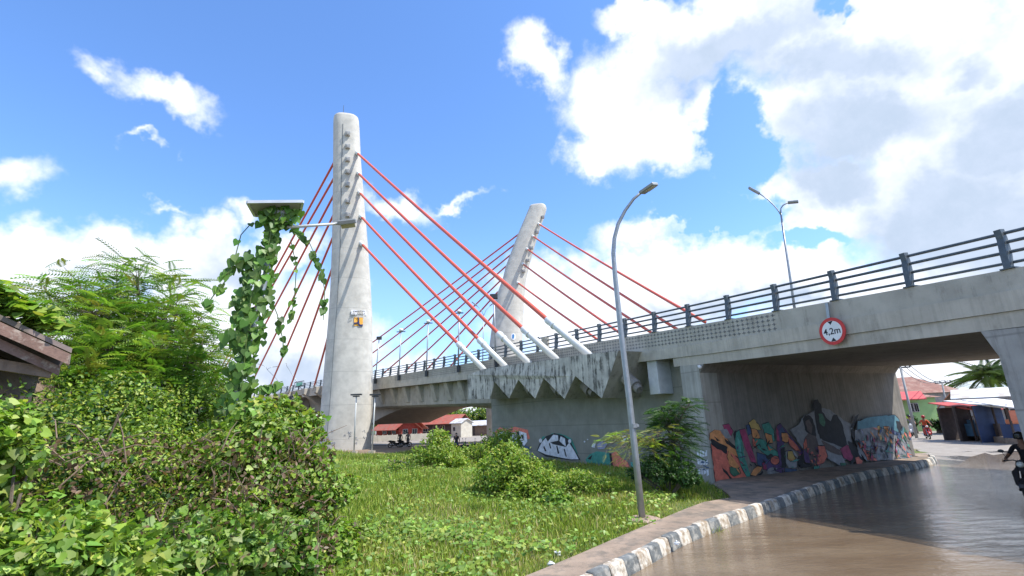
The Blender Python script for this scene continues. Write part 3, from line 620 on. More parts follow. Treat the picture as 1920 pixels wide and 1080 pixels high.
# rougher ripples where the cars have just driven
churn=q.ramp(q.noise(q.mapv(geo,(.14,.12,1)),1,3,.5),.4,.6,.25,1.)
hh=q.math('ADD',q.math('MULTIPLY',wv,.6),q.math('MULTIPLY',q.math('MULTIPLY',wv2,.42),churn)); bn=q.new('ShaderNodeBump'); bn.inputs['Strength'].default_value=.9; bn.inputs['Distance'].default_value=.034; q.set(bn.inputs['Height'],hh); q.set(b.inputs['Normal'],bn.outputs[0])
wo=m.build('flood_water',wm,fix=False)
if wo.data.polygons[0].normal.z<0: wo.data.flip_normals()
tag(wo,'shallow rippled muddy brown flood water over the road','water',kind='structure')
# pavement and kerb
PW=-1*np.array([0,0])
inner=[tuple(GZ(a,b_,.1)[:2]) for a,b_ in ((1010,1080),(1200,997),(1320,947),(1372,938))]
t0=KL[0]; innl=[(-15.6,-9.0),(-6.3,2.0),(-3.,5.6)]+inner+[tuple((J0-tj*.5+inw*-.6)[:2]),tuple((J0-tj*.01+inw*.3)[:2]),tuple((J0-tj*.0+inw*(WD+.3))[:2]),tuple((J0+tj*1.2+inw*(WD+1.))[:2])]
kout=[(p[0],p[1]) for p in rightof(KE[:len(KL)+14],-.2)]
poly=[Vector((a,b_,.18)) for a,b_ in kout]+[Vector((a,b_,.18)) for a,b_ in dens_line(innl[::-1],1.)]
m=MB(); tr=tessellate_polygon([[Vector((v.x,v.y,0)) for v in poly]]); m.add(poly,[tuple(t) for t in tr]); nn=len(poly)
m.add(poly+[v-Vector((0,0,.35)) for v in poly],[(i,(i+1)%nn,(i+1)%nn+nn,i+nn) for i in range(nn)])
PV=mat('pavement_concrete',(.31,.235,.175),.9,0,.2,2.,.3,60,.3,col2=(.20,.165,.13),patch=(.45,.6),ps=1.6,streak=.6,sdark=(.12,.10,.075),ramp_=(.47,.62),sscale=(4,4,4))
po=m.build('pavement',PV); tag(po,'worn brown concrete pavement between grass and kerb','pavement',kind='structure')
KW=mat('kerb_white_dirty',(.62,.58,.50),.85,0,.15,7,.5,30,col2=(.36,.33,.28),patch=(.52,.64),ps=5,streak=.95,sdark=(.25,.18,.11),ramp_=(.43,.60),sscale=(6,6,4)); KB=mat('kerb_black_faded',(.13,.14,.14),.85,0,.3,6,.5,30,col2=(.31,.30,.27),patch=(.49,.62),ps=4,streak=.7,sdark=(.30,.27,.22),ramp_=(.5,.75),sscale=(5,5,5))
ke=bpy.data.objects.new('kerb',None); COL.objects.link(ke); tag(ke,'kerb of alternating dirty white and faded black blocks','kerb',kind='structure')
KK=KE[:len(KL)+10]; sg=np.concatenate([[0],np.cumsum(np.linalg.norm(np.diff(KK,axis=0),axis=1))]); pos=0; kbm=[MB(),MB()]; idx=0
def kp_(s_): return np.array([np.interp(s_,sg,KK[:,0]),np.interp(s_,sg,KK[:,1])])
while pos<sg[-1]-.5:
    L=.47; i0=pos+.006; i1=pos+L-.006; mb=kbm[idx%2]; rg=[]; hz=.255+rs.uniform(-.014,.014); jo=rs.uniform(-.014,.014)
    for a in (i0,i0+.02,(i0+i1)/2,i1-.02,i1):
        p=kp_(a); t=kp_(a+.1)-kp_(a-.1); t/=np.linalg.norm(t); n_=np.array([-t[1],t[0]]); sh=.012 if a in(i0,i1) else 0
        rg.append([Vector((p[0]+n_[0]*(o_+jo),p[1]+n_[1]*(o_+jo),z_)) for o_,z_ in ((.0+sh,-.06),(.01+sh,.04),(.055+sh,hz-.035-sh),(.09+sh,hz-sh),(.21-sh,hz-sh),(.235-sh,hz-.03),(.24-sh,-.06))])
    mb.rings(rg); pos+=L; idx+=1
a_=kbm[0].build('kerb_blocks',KW,ke); b_=kbm[1].build('kerb_blocks',KB,ke)
# debris and weeds at the foot of the kerb come with the vegetation
# raised concrete platform on the far side of the road
FP=[GZ(1836,826,0),GZ(1806,818,0),GZ(1830,812,0),GZ(2000,812,0),GZ(2050,850,0),GZ(1925,836,0)]
m=MB(); m.prism([v+Vector((0,0,.35)) for v in FP],(0,0,-.5)); o=m.build('stall_platform',PV); tag(o,'low concrete platform below the roadside stalls','platform',kind='structure')
# ---------------------------------------------------------------- murals on the walls (flat paint, a few mm thick)
def wallpt(px,py,P0,n):      # meeting of the line of sight with a wall plane
    d=ray(px,py); return CAM+d*((P0-CAM).dot(n)/d.dot(n))
PAL={'sal':(.62,.16,.11),'org':(.62,.27,.10),'blk':(.016,.016,.02),'tea':(.06,.27,.21),'mag':(.36,.05,.13),'pur':(.10,.05,.16),'blu':(.05,.09,.19),'yel':(.55,.38,.12),'whi':(.52,.54,.56),'gry':(.26,.27,.29),'lgy':(.32,.33,.36),'dk':(.012,.014,.02),'brn':(.12,.09,.085),'grn':(.05,.16,.10),'sky':(.10,.24,.30),'cor':(.75,.20,.14),'aqua':(.10,.36,.33),'wht':(.72,.73,.78),'lav':(.33,.33,.45)}
def pm_(c):
    nm='spray_'+c
    if nm not in MATS:
        col=tuple(v*1.0+.012 for v in PAL[c]); mat(nm,col,.75,0,.22,4.5,col2=tuple(min(1,v*1.35+.01) for v in col),patch=(.5,.75),ps=6,streak=.35,sdark=tuple(v*.5 for v in col),sscale=(7,7,2))
    return MATS[nm]
mur=[0]
def rough(poly,k_=1,amp=.9):
    out=[]; r=random.Random(int(poly[0][0]*7+poly[0][1])); n=len(poly)
    for i in range(n):
        a=poly[i]; b=poly[(i+1)%n]; out.append(a)
        L=math.hypot(a[0]-b[0],a[1]-b[1]); c=int(L/7)
        for j in range(1,c+1): t=j/(c+1); out.append((a[0]+(b[0]-a[0])*t+r.uniform(-amp,amp),a[1]+(b[1]-a[1])*t+r.uniform(-amp,amp)))
    return out
def paint(parent,P0,n,shapes,name):
    by={}; lift=.004
    for i,(c,poly) in enumerate(shapes):
        poly=rough(poly); V=[wallpt(a,b,P0,n)+n*(lift+i*.0006) for a,b in poly]
        tr=tessellate_polygon([[Vector((a,b,0)) for a,b in poly]]); by.setdefault(c,MB()).add(V,[tuple(t) for t in tr])
    cs=list(by); big=MB(); 
    for j,c in enumerate(cs):
        big.cur=j; o=len(big.v); big.v+=by[c].v; big.f+=[tuple(q_+o for q_ in f) for f in by[c].f]; big.m+=[j]*len(by[c].f)
    return bb(big,name,[pm_(c) for c in cs],parent,fix=False)
def el(c,cx,cy,rx,ry,n=12,rot=0): 
    cr_,sr=math.cos(R_(rot)),math.sin(R_(rot)); return (c,[(cx+rx*math.cos(a)*cr_-ry*math.sin(a)*sr,cy+rx*math.cos(a)*sr+ry*math.sin(a)*cr_) for a in [2*math.pi*i/n for i in range(n)]])
r=random.Random(3)
MU=[]
# left piece: salmon ground, black bar, orange and teal wildstyle letters
MU+=[('sal',[(1333,832),(1368,842),(1392,870),(1400,895),(1376,904),(1342,907)]),('org',[(1331,812),(1340,806),(1352,808),(1362,822),(1378,838),(1392,862),(1330,824)]),
 ('mag',[(1355,797),(1366,795),(1374,808),(1370,818),(1360,812)]),('gry',[(1350,806),(1362,804),(1372,820),(1360,822)]),('blk',[(1332,822),(1364,838),(1362,852),(1334,834)]),('blk',[(1338,818),(1350,826),(1344,827)]),('blk',[(1358,822),(1380,838),(1382,846),(1362,832)]),
 ('org',[(1366,846),(1374,858),(1386,876),(1380,880),(1368,872),(1363,856)]),('blk',[(1352,872),(1358,880),(1376,900),(1380,908),(1372,902),(1356,884)]),('grn',[(1368,876),(1384,878),(1388,888),(1376,893),(1369,886)]),
 ('tea',[(1376,812),(1386,806),(1392,830),(1396,860),(1404,884),(1410,892),(1400,896),(1388,872),(1380,846)]),('aqua',[(1382,818),(1388,832),(1392,858),(1386,852)]),('blk',[(1374,814),(1380,806),(1378,830)]),
 ('mag',[(1386,806),(1396,804),(1402,820),(1412,850),(1418,868),(1408,866),(1396,838)]),('blu',[(1398,798),(1404,796),(1408,812),(1402,816)]),
 ('yel',[(1403,793),(1412,786),(1422,796),(1426,806),(1416,806),(1408,804)]),('org',[(1408,804),(1418,806),(1424,820),(1416,826),(1410,818)]),('sal',[(1410,822),(1420,828),(1418,840),(1411,834)]),
 ('tea',[(1414,822),(1430,824),(1446,838),(1458,848),(1462,862),(1448,862),(1432,850),(1418,838)]),('tea',[(1428,796),(1440,792),(1450,806),(1452,826),(1442,828),(1432,812)]),('org',[(1434,812),(1446,816),(1448,830),(1438,832)]),
 ('blu',[(1418,848),(1440,856),(1436,874),(1420,872)]),('pur',[(1430,862),(1462,866),(1470,888),(1452,880),(1436,882)]),('mag',[(1428,868),(1436,866),(1436,880),(1430,880)]),el('sal',1452,863,8,8),('blk',[(1434,856),(1444,850),(1450,856),(1440,862)]),
 ('org',[(1412,880),(1420,874),(1428,876),(1424,884),(1416,892),(1406,890)]),('blk',[(1404,890),(1416,894),(1428,882),(1430,886),(1418,897),(1408,896)]),el('gry',1448,884,11,8),
 ('pur',[(1456,798),(1462,794),(1476,812),(1494,834),(1508,850),(1500,852),(1484,838),(1470,826),(1466,850),(1470,876),(1462,874),(1456,842)]),('blu',[(1460,806),(1466,800),(1472,812),(1466,826)]),('org',[(1464,812),(1474,812),(1482,826),(1472,830),(1465,826)]),('sal',[(1476,818),(1490,832),(1500,846),(1490,844),(1478,832)]),
 ('mag',[(1454,800),(1458,808),(1460,828),(1455,826)]),('dk',[(1462,842),(1470,838),(1472,876),(1464,882)]),('lgy',[(1472,846),(1484,842),(1494,856),(1492,876),(1478,878),(1472,868)]),('yel',[(1476,846),(1484,846),(1490,860),(1480,864),(1475,860)]),
 ('blu',[(1470,878),(1492,880),(1490,890),(1482,896),(1470,890)]),('dk',[(1494,856),(1502,852),(1504,872),(1512,876),(1500,878),(1494,872)]),('pur',[(1440,884),(1464,878),(1466,888),(1452,882)])]
for i in range(40):      # overlapping spray slivers between the letters
    cx=r.uniform(1378,1500); cy=r.uniform(812,886); a=r.uniform(0,180); L=r.uniform(3,9); w_=r.uniform(.7,1.9); c=r.choice(['tea','mag','pur','blu','org','sal','blk','grn','dk','aqua','brn','blk'])
    MU.append((c,[(cx-L*math.cos(R_(a)),cy-L*math.sin(R_(a))),(cx-w_*math.sin(R_(a)),cy+w_*math.cos(R_(a))),(cx+L*math.cos(R_(a)),cy+L*math.sin(R_(a))),(cx+w_*math.sin(R_(a)),cy-w_*math.cos(R_(a)))]))
# middle: pale cloud with three dark hooded figures
MU+=[('gry',[(1478,806),(1494,796),(1504,780),(1520,772),(1538,765),(1552,768),(1568,780),(1582,790),(1596,796),(1592,820),(1600,850),(1572,868),(1540,856),(1510,858),(1496,832)]),
 ('lgy',[(1540,846),(1556,846),(1576,858),(1584,870),(1574,874),(1560,866),(1550,860)]),
 ('dk',[(1502,786),(1506,779),(1513,778),(1521,786),(1526,804),(1527,820),(1520,822),(1506,806)]),('brn',[(1507,790),(1514,786),(1520,800),(1518,814),(1510,806)]),
 ('brn',[(1504,824),(1512,812),(1526,818),(1534,838),(1534,858),(1524,872),(1512,868),(1502,850)]),('pur',[(1503,842),(1512,850),(1516,868),(1506,866)]),('sal',[(1503,832),(1508,822),(1510,838),(1504,842)]),
 ('dk',[(1521,758),(1524,750),(1530,749),(1536,758),(1538,772),(1548,786),(1554,790),(1560,777),(1566,778),(1576,796),(1580,814),(1586,836),(1578,840),(1560,832),(1540,826),(1530,812),(1526,790)]),
 ('grn',[(1531,776),(1538,776),(1544,790),(1542,800),(1534,794)]),('blk',[(1532,800),(1546,806),(1548,824),(1534,822)]),('blk',[(1556,796),(1566,790),(1576,810),(1578,834),(1562,826)]),
 ('brn',[(1536,826),(1550,832),(1572,844),(1578,854),(1560,850),(1544,842)]),('sal',[(1530,836),(1542,836),(1548,856),(1540,868),(1528,872),(1532,852)]),('mag',[(1572,842),(1584,834),(1594,840),(1600,858),(1590,864),(1578,858)]),
 ('dk',[(1586,826),(1596,830),(1606,846),(1622,856),(1628,866),(1616,862),(1606,856),(1596,868),(1590,870),(1596,856),(1588,840)]),('cor',[(1600,858),(1606,856),(1614,864),(1610,872),(1602,868)]),('blk',[(1498,868),(1514,870),(1522,874),(1508,877),(1496,876)]),('tea',[(1522,874),(1532,874),(1530,882),(1522,882)]),('grn',[(1572,868),(1582,868),(1582,874),(1574,876)])]
for i in range(26):
    cx=r.uniform(1508,1532); cy=r.uniform(838,872); MU.append((r.choice(['pur','brn','mag','sal','dk']),[(cx,cy),(cx+r.uniform(2,5),cy+r.uniform(-2,2)),(cx+r.uniform(1,5),cy+r.uniform(3,7))]))
# right piece
MU+=[('sky',[(1604,790),(1620,784),(1650,780),(1672,778),(1680,786),(1688,806),(1684,816),(1664,808),(1640,800),(1614,806),(1602,812)]),('dk',[(1590,802),(1598,782),(1606,776),(1602,786),(1596,802)]),('dk',[(1592,804),(1596,806),(1598,826),(1593,818)]),
 ('gry',[(1598,806),(1640,800),(1668,812),(1690,820),(1706,858),(1660,862),(1620,864),(1606,846),(1598,826)]),('cor',[(1612,842),(1626,846),(1640,864),(1622,862)]),('cor',[(1603,828),(1616,826),(1620,838),(1608,840)]),('org',[(1652,800),(1662,800),(1668,814),(1656,810)]),('yel',[(1640,800),(1644,798),(1648,818),(1644,818)]),
 ('blu',[(1668,806),(1682,812),(1684,818),(1672,815)]),('dk',[(1675,789),(1682,790),(1687,800),(1682,812),(1677,802)])]
for i in range(120):
    cx=r.uniform(1602,1700); cy=r.uniform(802,858); 
    if cx>1600+(862-cy)*2.2+40: pass
    c=r.choice(['tea','mag','pur','blu','org','cor','dk','grn','dk','sky','brn','yel','lgy','lav','gry']); L=r.uniform(4,11); w_=r.uniform(.9,2.3); a=r.choice([75,100,60,20])+r.uniform(-15,15)
    MU.append((c,[(cx-L*math.cos(R_(a)),cy-L*math.sin(R_(a))),(cx+w_,cy),(cx+L*math.cos(R_(a)),cy+L*math.sin(R_(a))),(cx-w_,cy+.5)]))
OUT=[]
for i_,(c,p) in enumerate(MU):
    cx=sum(a for a,b in p)/len(p); cy=sum(b for a,b in p)/len(p); sz_=max(math.hypot(a-cx,b-cy) for a,b in p)
    if c not in('blk','dk','gry','lgy','brn') and (sz_>6): OUT.append(('blk',[(a+(a-cx)/sz_*1.5,b+(b-cy)/sz_*1.3) for a,b in p]))
    OUT.append((c,p))
MU=OUT; WP=J0+inw*2; MU=[(c,[(a,min(b,858+(1705-a)*.148)) for a,b in p]) for c,p in MU]
def clipx(p): return p
nW=-tj
o=paint(bridge,J0,nW,MU,'wall_mural'); o['label']='colourful underpass mural with wild letters and three dark hooded figures'
# small pasted tag on the column face, on the outward side
nF=-inw; nF.z=0
TG=[]
for row,y0 in enumerate((846,862,880)):
    for j in range(4): x_=1306+j*5.2+row*1.6; TG.append(('wht',[(x_,y0+r.uniform(-2,2)),(x_+4.4,y0-1+r.uniform(-2,2)),(x_+5,y0+9+r.uniform(-2,3)),(x_+.8,y0+11+r.uniform(-3,2))]))
for j in range(7): x_=1309+r.uniform(0,16); y_=850+r.uniform(0,38); TG.append(('blu',[(x_,y_),(x_+6,y_+1.5),(x_+6.4,y_+3.2),(x_,y_+2)]))
Jf=J0-inw*0.0; o=paint(bridge,Jf+nF*.004,nF,TG,'paint_tag'); o['label']='white and blue spray tag low on the column'
# throw-up pieces along the shaded abutment: curved wall, project at matching station
def wall_s(px,py): 
    s_=s_of(px,-.9,lo=8,hi=40,z=1.); n=Nn(s_); n.z=0; P0=Cv(s_,-.9); return wallpt(px,py,P0,n),n
def paint2(parent,shapes,name):
    mats=[]; big=MB()
    for i,(c,poly) in enumerate(shapes):
        V=[]
        for a,b in poly: p,n=wall_s(a,b); V.append(p+n*(.02+i*.006))
        if c not in mats: mats.append(c)
        big.cur=mats.index(c); tr=tessellate_polygon([[Vector((a,b,0)) for a,b in poly]]); big.add(V,[tuple(t) for t in tr])
    return bb(big,name,[pm_(c) for c in mats],parent,fix=False)
g1=[('cor',[(928,810),(938,801),(950,806),(966,800),(990,806),(994,822),(984,826),(966,812),(944,812),(932,820)]),('blu',[(950,806),(962,804),(960,812),(950,812)]),('wht',[(934,812),(946,808),(952,818),(950,830),(938,828)]),('wht',[(956,812),(968,810),(970,826),(974,834),(960,834)]),('wht',[(974,808),(988,812),(990,828),(984,836),(976,828)]),
 ('blk',[(950,816),(956,812),(957,830),(953,830)]),('blk',[(970,810),(974,808),(976,828),(973,832)]),('blk',[(942,816),(945,815),(945,824),(942,824)]),('blk',[(980,815),(983,816),(983,824),(980,822)]),('blu',[(936,828),(964,834),(990,836),(998,842),(980,842),(950,838)])]
g2=[('tea',[(1012,828),(1018,818),(1028,818),(1036,812),(1050,813),(1060,816),(1072,822),(1080,840),(1084,852),(1070,850),(1020,838)]),('blk',[(1007,845),(1012,832),(1024,818),(1040,812),(1056,816),(1068,824),(1080,846),(1089,862),(1072,863),(1050,860),(1024,856)]),
 ('wht',[(1009,845),(1016,830),(1024,821),(1028,828),(1038,815),(1047,816),(1048,834),(1052,818),(1060,822),(1062,838),(1068,830),(1078,846),(1086,861),(1070,861),(1048,857),(1024,852)]),('blk',[(1030,832),(1032,830),(1036,846),(1034,847)]),('blk',[(1044,836),(1046,835),(1050,850),(1047,851)]),('blk',[(1058,842),(1060,841),(1064,856),(1062,856)]),('blk',[(1020,838),(1022,836),(1026,846),(1023,846)]),el('wht',1015,826,3,4),el('wht',1070,827,3,4)]
g3=[('tea',[(1098,862),(1106,852),(1120,846),(1134,848),(1144,850),(1148,872),(1120,869),(1102,868)]),('blk',[(1102,860),(1112,852),(1108,862)]),('wht',[(1112,832),(1118,830),(1116,840),(1110,838)]),('lav',[(1120,834),(1132,824),(1140,832),(1134,842),(1122,842)]),('cor',[(1146,852),(1156,846),(1166,858),(1178,866),(1182,876),(1160,876),(1150,874)]),('org',[(1152,856),(1158,858),(1156,870),(1151,868)]),('blk',[(1144,850),(1148,850),(1151,874),(1147,873)]),('aqua',[(1184,866),(1196,868),(1196,876),(1186,876)]),('wht',[(1168,818),(1176,816),(1180,824),(1172,826)]),el('wht',1098,828,1.6,1.6),el('wht',1104,824,1.2,1.2)]
for g,l in ((g1,'white letters with orange and blue edges sprayed at the far end of the wall'),(g2,'large white bubble letters outlined in black'),(g3,'teal and orange letters beside the small tree')):
    o=paint2(bridge,g,'graffiti'); o['label']=l
# faint scribbles low on the near pylon
m=MB()
rs2=random.Random(9)
for k_ in range(16):
    x_=rs2.uniform(604,690); y_=rs2.uniform(808,832); pts=[onpyl(PC1,x_+j*rs2.uniform(.9,1.6),y_+rs2.uniform(-3,3),.02) for j in range(5)]; m.tube(pts,.02,4)
o=bb(m,'scribbles',mat('spray_scribble',(.22,.25,.30),.8),P1); o.matrix_parent_inverse=Matrix()
# ---------------------------------------------------------------- lamps, signs, houses, vehicles, people
LENS=mat('lamp_lens',(.45,.42,.30),.3); LBOX=mat('lamp_housing',(.30,.31,.30),.5,.3); WHITEP=mat('enamel_white',(.78,.78,.76),.4)
def obox(mb,a,b,w,h,up=Vector((0,0,1))):       # box running from a to b
    a=Vector(a);b=Vector(b); d=(b-a); L=d.length; d.normalize(); sd_=d.cross(up).normalized(); u=sd_.cross(d)
    P=[a+sd_*x_*w/2+u*y_*h/2+d*z_*L for z_ in(0,1) for x_ in(-1,1) for y_ in(-1,1)]
    return mb.add(P,[(0,1,3,2),(4,6,7,5),(0,4,5,1),(2,3,7,6),(0,2,6,4),(1,5,7,3)])
def thing(name,loc,label,cat,group=None): return empty(name,tuple(loc),label,cat,group)
def part(mb,name,mats,par,**kw):        # geometry given in world coordinates
    o=mb.build(name,mats,par,**kw); l=Vector(par.location) if par.parent is None else Vector((0,0,0))
    o.matrix_parent_inverse=Matrix.Translation(-l) if par.parent is None else Matrix(); return o
# main street lamp on the grass
DL=13.57; lb=GD(1204,963,DL); lb.z=H(lb.x,lb.y); t=thing('street_lamp',lb,'tall galvanised street lamp with curved arm standing in the grass by the pavement','street lamp')
pts=[GD(a,b,DL) for a,b in ((1204,967),(1191,850),(1180,750),(1164,620),(1153.5,520),(1150,475),(1152,447),(1159,420),(1172,395),(1188,373),(1206,358))]
pts[0].z=lb.z-.2
m=MB(); n_=len(pts); m.tube(pts,[.085,.083,.08,.073,.066,.06,.056,.052,.048,.043,.038],12); pole=part(m,'pole',GALV,t,smooth=True)
m=MB(); ck=GD(1188.5,802,DL); m.tube([ck,ck+Vector((0,0,.1))],.1,12); m.box(ck+Vector((.09,-.05,.05)),(.06,.06,.06)); part(m,'clamp',GALV,pole)
m=MB(); h0=GD(1203,362,DL-.05); h1=GD(1229,344,DL-.35); obox(m,h0,h1,.27,.09,Vector((.2,-.6,1)).normalized()); hd=part(m,'lamp_head',LBOX,t,bevel=.02)
m=MB(); dn=-(Vector((.2,-.6,1)).normalized()-(h1-h0).normalized()*(h1-h0).normalized().dot(Vector((.2,-.6,1)).normalized())).normalized(); obox(m,h0*.65+h1*.35+dn*.05,h0*.08+h1*.92+dn*.05,.2,.02,dn); part(m,'lens',LENS,hd)
m=MB(); rr_=random.Random(2)
ring=[]
for z_,r_ in ((-.2,.42),(.05,.40),(.09,.33)): ring.append([(lb.x+math.cos(a*.5236)*r_*rr_.uniform(.85,1.12),lb.y+math.sin(a*.5236)*r_*rr_.uniform(.85,1.12),lb.z+z_+rr_.uniform(-.015,.015)) for a in range(12)])
m.rings(ring); part(m,'footing',concrete('rubble',(.36,.27,.21),.5),t)
# twin-arm lamp on the bridge
def twin(px0,py0,pxt,pyt,off,arms,lo,hi,label,r0=.07,hs=.55,grp=None,base=None):
    s_=s_of(px0,off,lo=lo,hi=hi,z=6.); b0=Cv(s_,off,-.6 if off<-.3 else -.3); D_=math.hypot(b0.x,b0.y); t=thing('street_lamp',b0,label,'street lamp',grp)
    tp=GD(pxt,pyt,D_); m=MB(); m.tube([b0,b0*.5+tp*.5,tp],[r0,r0*.8,r0*.6],8); part(m,'pole',GALV,t,smooth=True)
    for pl_ in arms:
        P=[GD(a,b,D_) for a,b in pl_]; m=MB(); m.tube(P[:-1],r0*.45,6); part(m,'arm',GALV,t,smooth=True); m=MB(); obox(m,P[-2],P[-1],hs*.42,.1); part(m,'lamp_head',LBOX,t,bevel=.02)
    return t
twin(1496,575,1464,400,-6.5,[[(1464.5,404),(1460,396),(1452,386),(1440,374),(1424,363),(1404,352)],[(1464,400),(1464,391),(1468,385),(1477,380),(1497,378)]],-4,14,'twin-arm street lamp high on the bridge deck against grey cloud')
twin(905,668,907,592,-7.,[[(907,592),(903,582),(895,574),(885,566)],[(907,592),(911,582),(919,573),(930,565)]],20,50,'distant twin-arm lamp beside the base of the far pylon',.06)
twin(496,735,501,693,-9,[[(501,693),(499,688),(493,685),(483,682)],[(501,693),(505,690),(512,688),(522,687)]],60,100,'distant twin-arm lamp on the bridge left of the near pylon',.08)
twin(531,733,537.5,686,-11,[[(537.5,686),(537.5,683),(536,681)]],60,100,'single dark floodlight pole on the bridge between the left-hand stays',.09,.9)
# lamps bolted outside the parapet
def bridgelamp(px0,py0,pxt,pyt,label,kind):
    s_=s_of(px0,.16,hi=60); b0=Cv(s_,.16,-.45); D_=math.hypot(b0.x,b0.y); t=thing('bridge_lamp',b0,label,'lamp','lamps along the near parapet'); tp=GD(pxt,pyt,D_); sc_=D_/930
    m=MB(); m.tube([b0,tp],[.065,.05],8); part(m,'pole',GALV,t,smooth=True); m=MB(); m.box(b0+Vector((0,0,.1)),(.22,.22,.5)); part(m,'bracket',DARK,t)
    tt=Tn(s_)
    if kind=='dome':
        m=MB(); obox(m,tp-Vector((8*sc_,0,0)),tp+Vector((8*sc_,0,0)),.12,.07); part(m,'crossbar',DARK,t); m=MB(); m.sphere(tp+Vector((0,0,3.4*sc_)),(4.2*sc_,4.2*sc_,3.2*sc_),12,8); part(m,'dome',WHITEP,t,smooth=True)
    else:
        m=MB(); m.box(tp,(.55,.3,.35)); part(m,'floodlight',DARK,t,bevel=.03)
bridgelamp(704,705,711,634,'lamp post with dark square head nearest the near pylon','box')
bridgelamp(748,700,752,622,'first white dome lamp right of the near pylon','dome')
bridgelamp(799.5,694,803,606,'middle white dome lamp on the parapet','dome')
bridgelamp(858.5,689,861,587,'rightmost white dome lamp, tallest of the parapet lamps','dome')
bridgelamp(929,676,926,556,'floodlight pole in front of the far pylon','box')
# floodlight posts by the pylon base
def flood(px,py0,py1,pxt,D_,label,w_=.95,z0=None):
    b0=GD(px,py1,D_); b0.z=(H(b0.x,b0.y) if z0 is None else z0); tp=GD(pxt,py0,D_); t=thing('floodlight_post',b0,label,'floodlight','floodlight posts around the near pylon'); m=MB(); m.tube([b0-Vector((0,0,.1)),tp],[.07,.06],8); part(m,'post',mat('post_pale',(.45,.47,.46),.5,.2),t,smooth=True)
    m=MB(); m.box(tp+Vector((0,0,.1)),(w_,.35,.13)); m.box(tp+Vector((0,0,-.05)),(w_*.6,.25,.1)); part(m,'lamp_head',DARK,t,bevel=.02)
    m=MB(); m.box(b0+Vector((0,0,.05)),(.5,.5,.3)); part(m,'footing',CONP,t)
flood(664,742,838,668,47.5,'floodlight post standing in front of the near pylon')
flood(697.5,742,838,703.5,47.5,'floodlight post at the right edge of the near pylon')
flood(539,746,830,544,58,'thinner floodlight post half hidden by vines left of the pylon',.5); flood(552,744,830,557,57,'floodlight post left of the pylon with a wide head',.8)
# framed panel on the railing left of the pylon
s_=s_of(561,.05,lo=60); c=Cv(s_,.1,.9); D_=math.hypot(c.x,c.y); t=thing('sign_frame',c,'small green framed panel above the railing left of the near pylon','sign'); m=MB()
q4=[GD(553,717,D_),GD(570,714,D_),GD(569,723,D_),GD(552.5,726,D_)]; m.tube(q4+[q4[0]],.07,5); part(m,'frame',DARK,t); m=MB(); m.prism([q4[0]*.85+q4[2]*.15,q4[1]*.85+q4[3]*.15,q4[2]*.85+q4[0]*.15,q4[3]*.85+q4[1]*.15],(0,.05,0)); part(m,'panel',mat('panel_green',(.10,.28,.22),.6),t)
# clearance sign
s_=s_of(1561,.16,z=4.9,lo=-6,hi=8); n_=Nn(s_); n_.z=0; sP=Cv(s_,.14); cS=wallpt(1561,621,sP,n_); tx=-Tn(s_); tx.z=0; tx.normalize(); uz=Vector((0,0,1))
t=thing('clearance_sign',cS,'round red and white 4,2m height limit sign hung on the bridge fascia','sign'); RD=(wallpt(1586.5,621,sP,n_)-wallpt(1536,621,sP,n_)).length/2*.98; RV=RD*1.02
print('sign radius',RD)
def disc(r_,l0,th,mt,nm,par,n=40):
    m=MB(); m.prism([cS+n_*l0+tx*math.cos(2*math.pi*i/n)*r_+uz*math.sin(2*math.pi*i/n)*r_ for i in range(n)],n_*th); return part(m,nm,mt,par)
RS=mat('sign_red',(.56,.035,.03),.45,0,.1,5); WS=mat('sign_white',(.74,.75,.74),.45,0,.06,5)
dk=disc(RD,0,.02,RS,'sign_disc',t); disc(RD*.76,.021,.004,WS,'sign_field',t)
for sg_ in (1,-1):
    m=MB(); m.prism([cS+n_*.026+tx*a*RD+uz*sg_*b*RD for a,b in ((-.2,.735),(.2,.735),(0,.47))],n_*.004); part(m,'arrow',INK,t)
o=text('4,2m',cS+n_*.027-uz*RD*.02,tx,(0,0,1),RD*.66,INK,'lettering',t,.002); o.matrix_parent_inverse=Matrix.Translation(-cS)
tp=wallpt(1549,568,sP,n_); m=MB(); obox(m,cS+uz*RD*.7+n_*-.03-tx*.06,tp+n_*-.03,.09,.04,n_); part(m,'hanger',GALV,t)
# small wall fittings in the underpass
for px_,py_ in ((1309,689),(1519,684)):
    c=wallpt(px_,py_,J0,nW)+nW*.1; m=MB(); m.sphere(c,.07); m.box(c-nW*.05+Vector((0,0,.05)),(.08,.08,.08)); o=m.build('wall_camera',WHITEP); tag(o,'small white camera high on the underpass wall, '+('at its near corner' if px_<1400 else 'halfway along'),'camera')
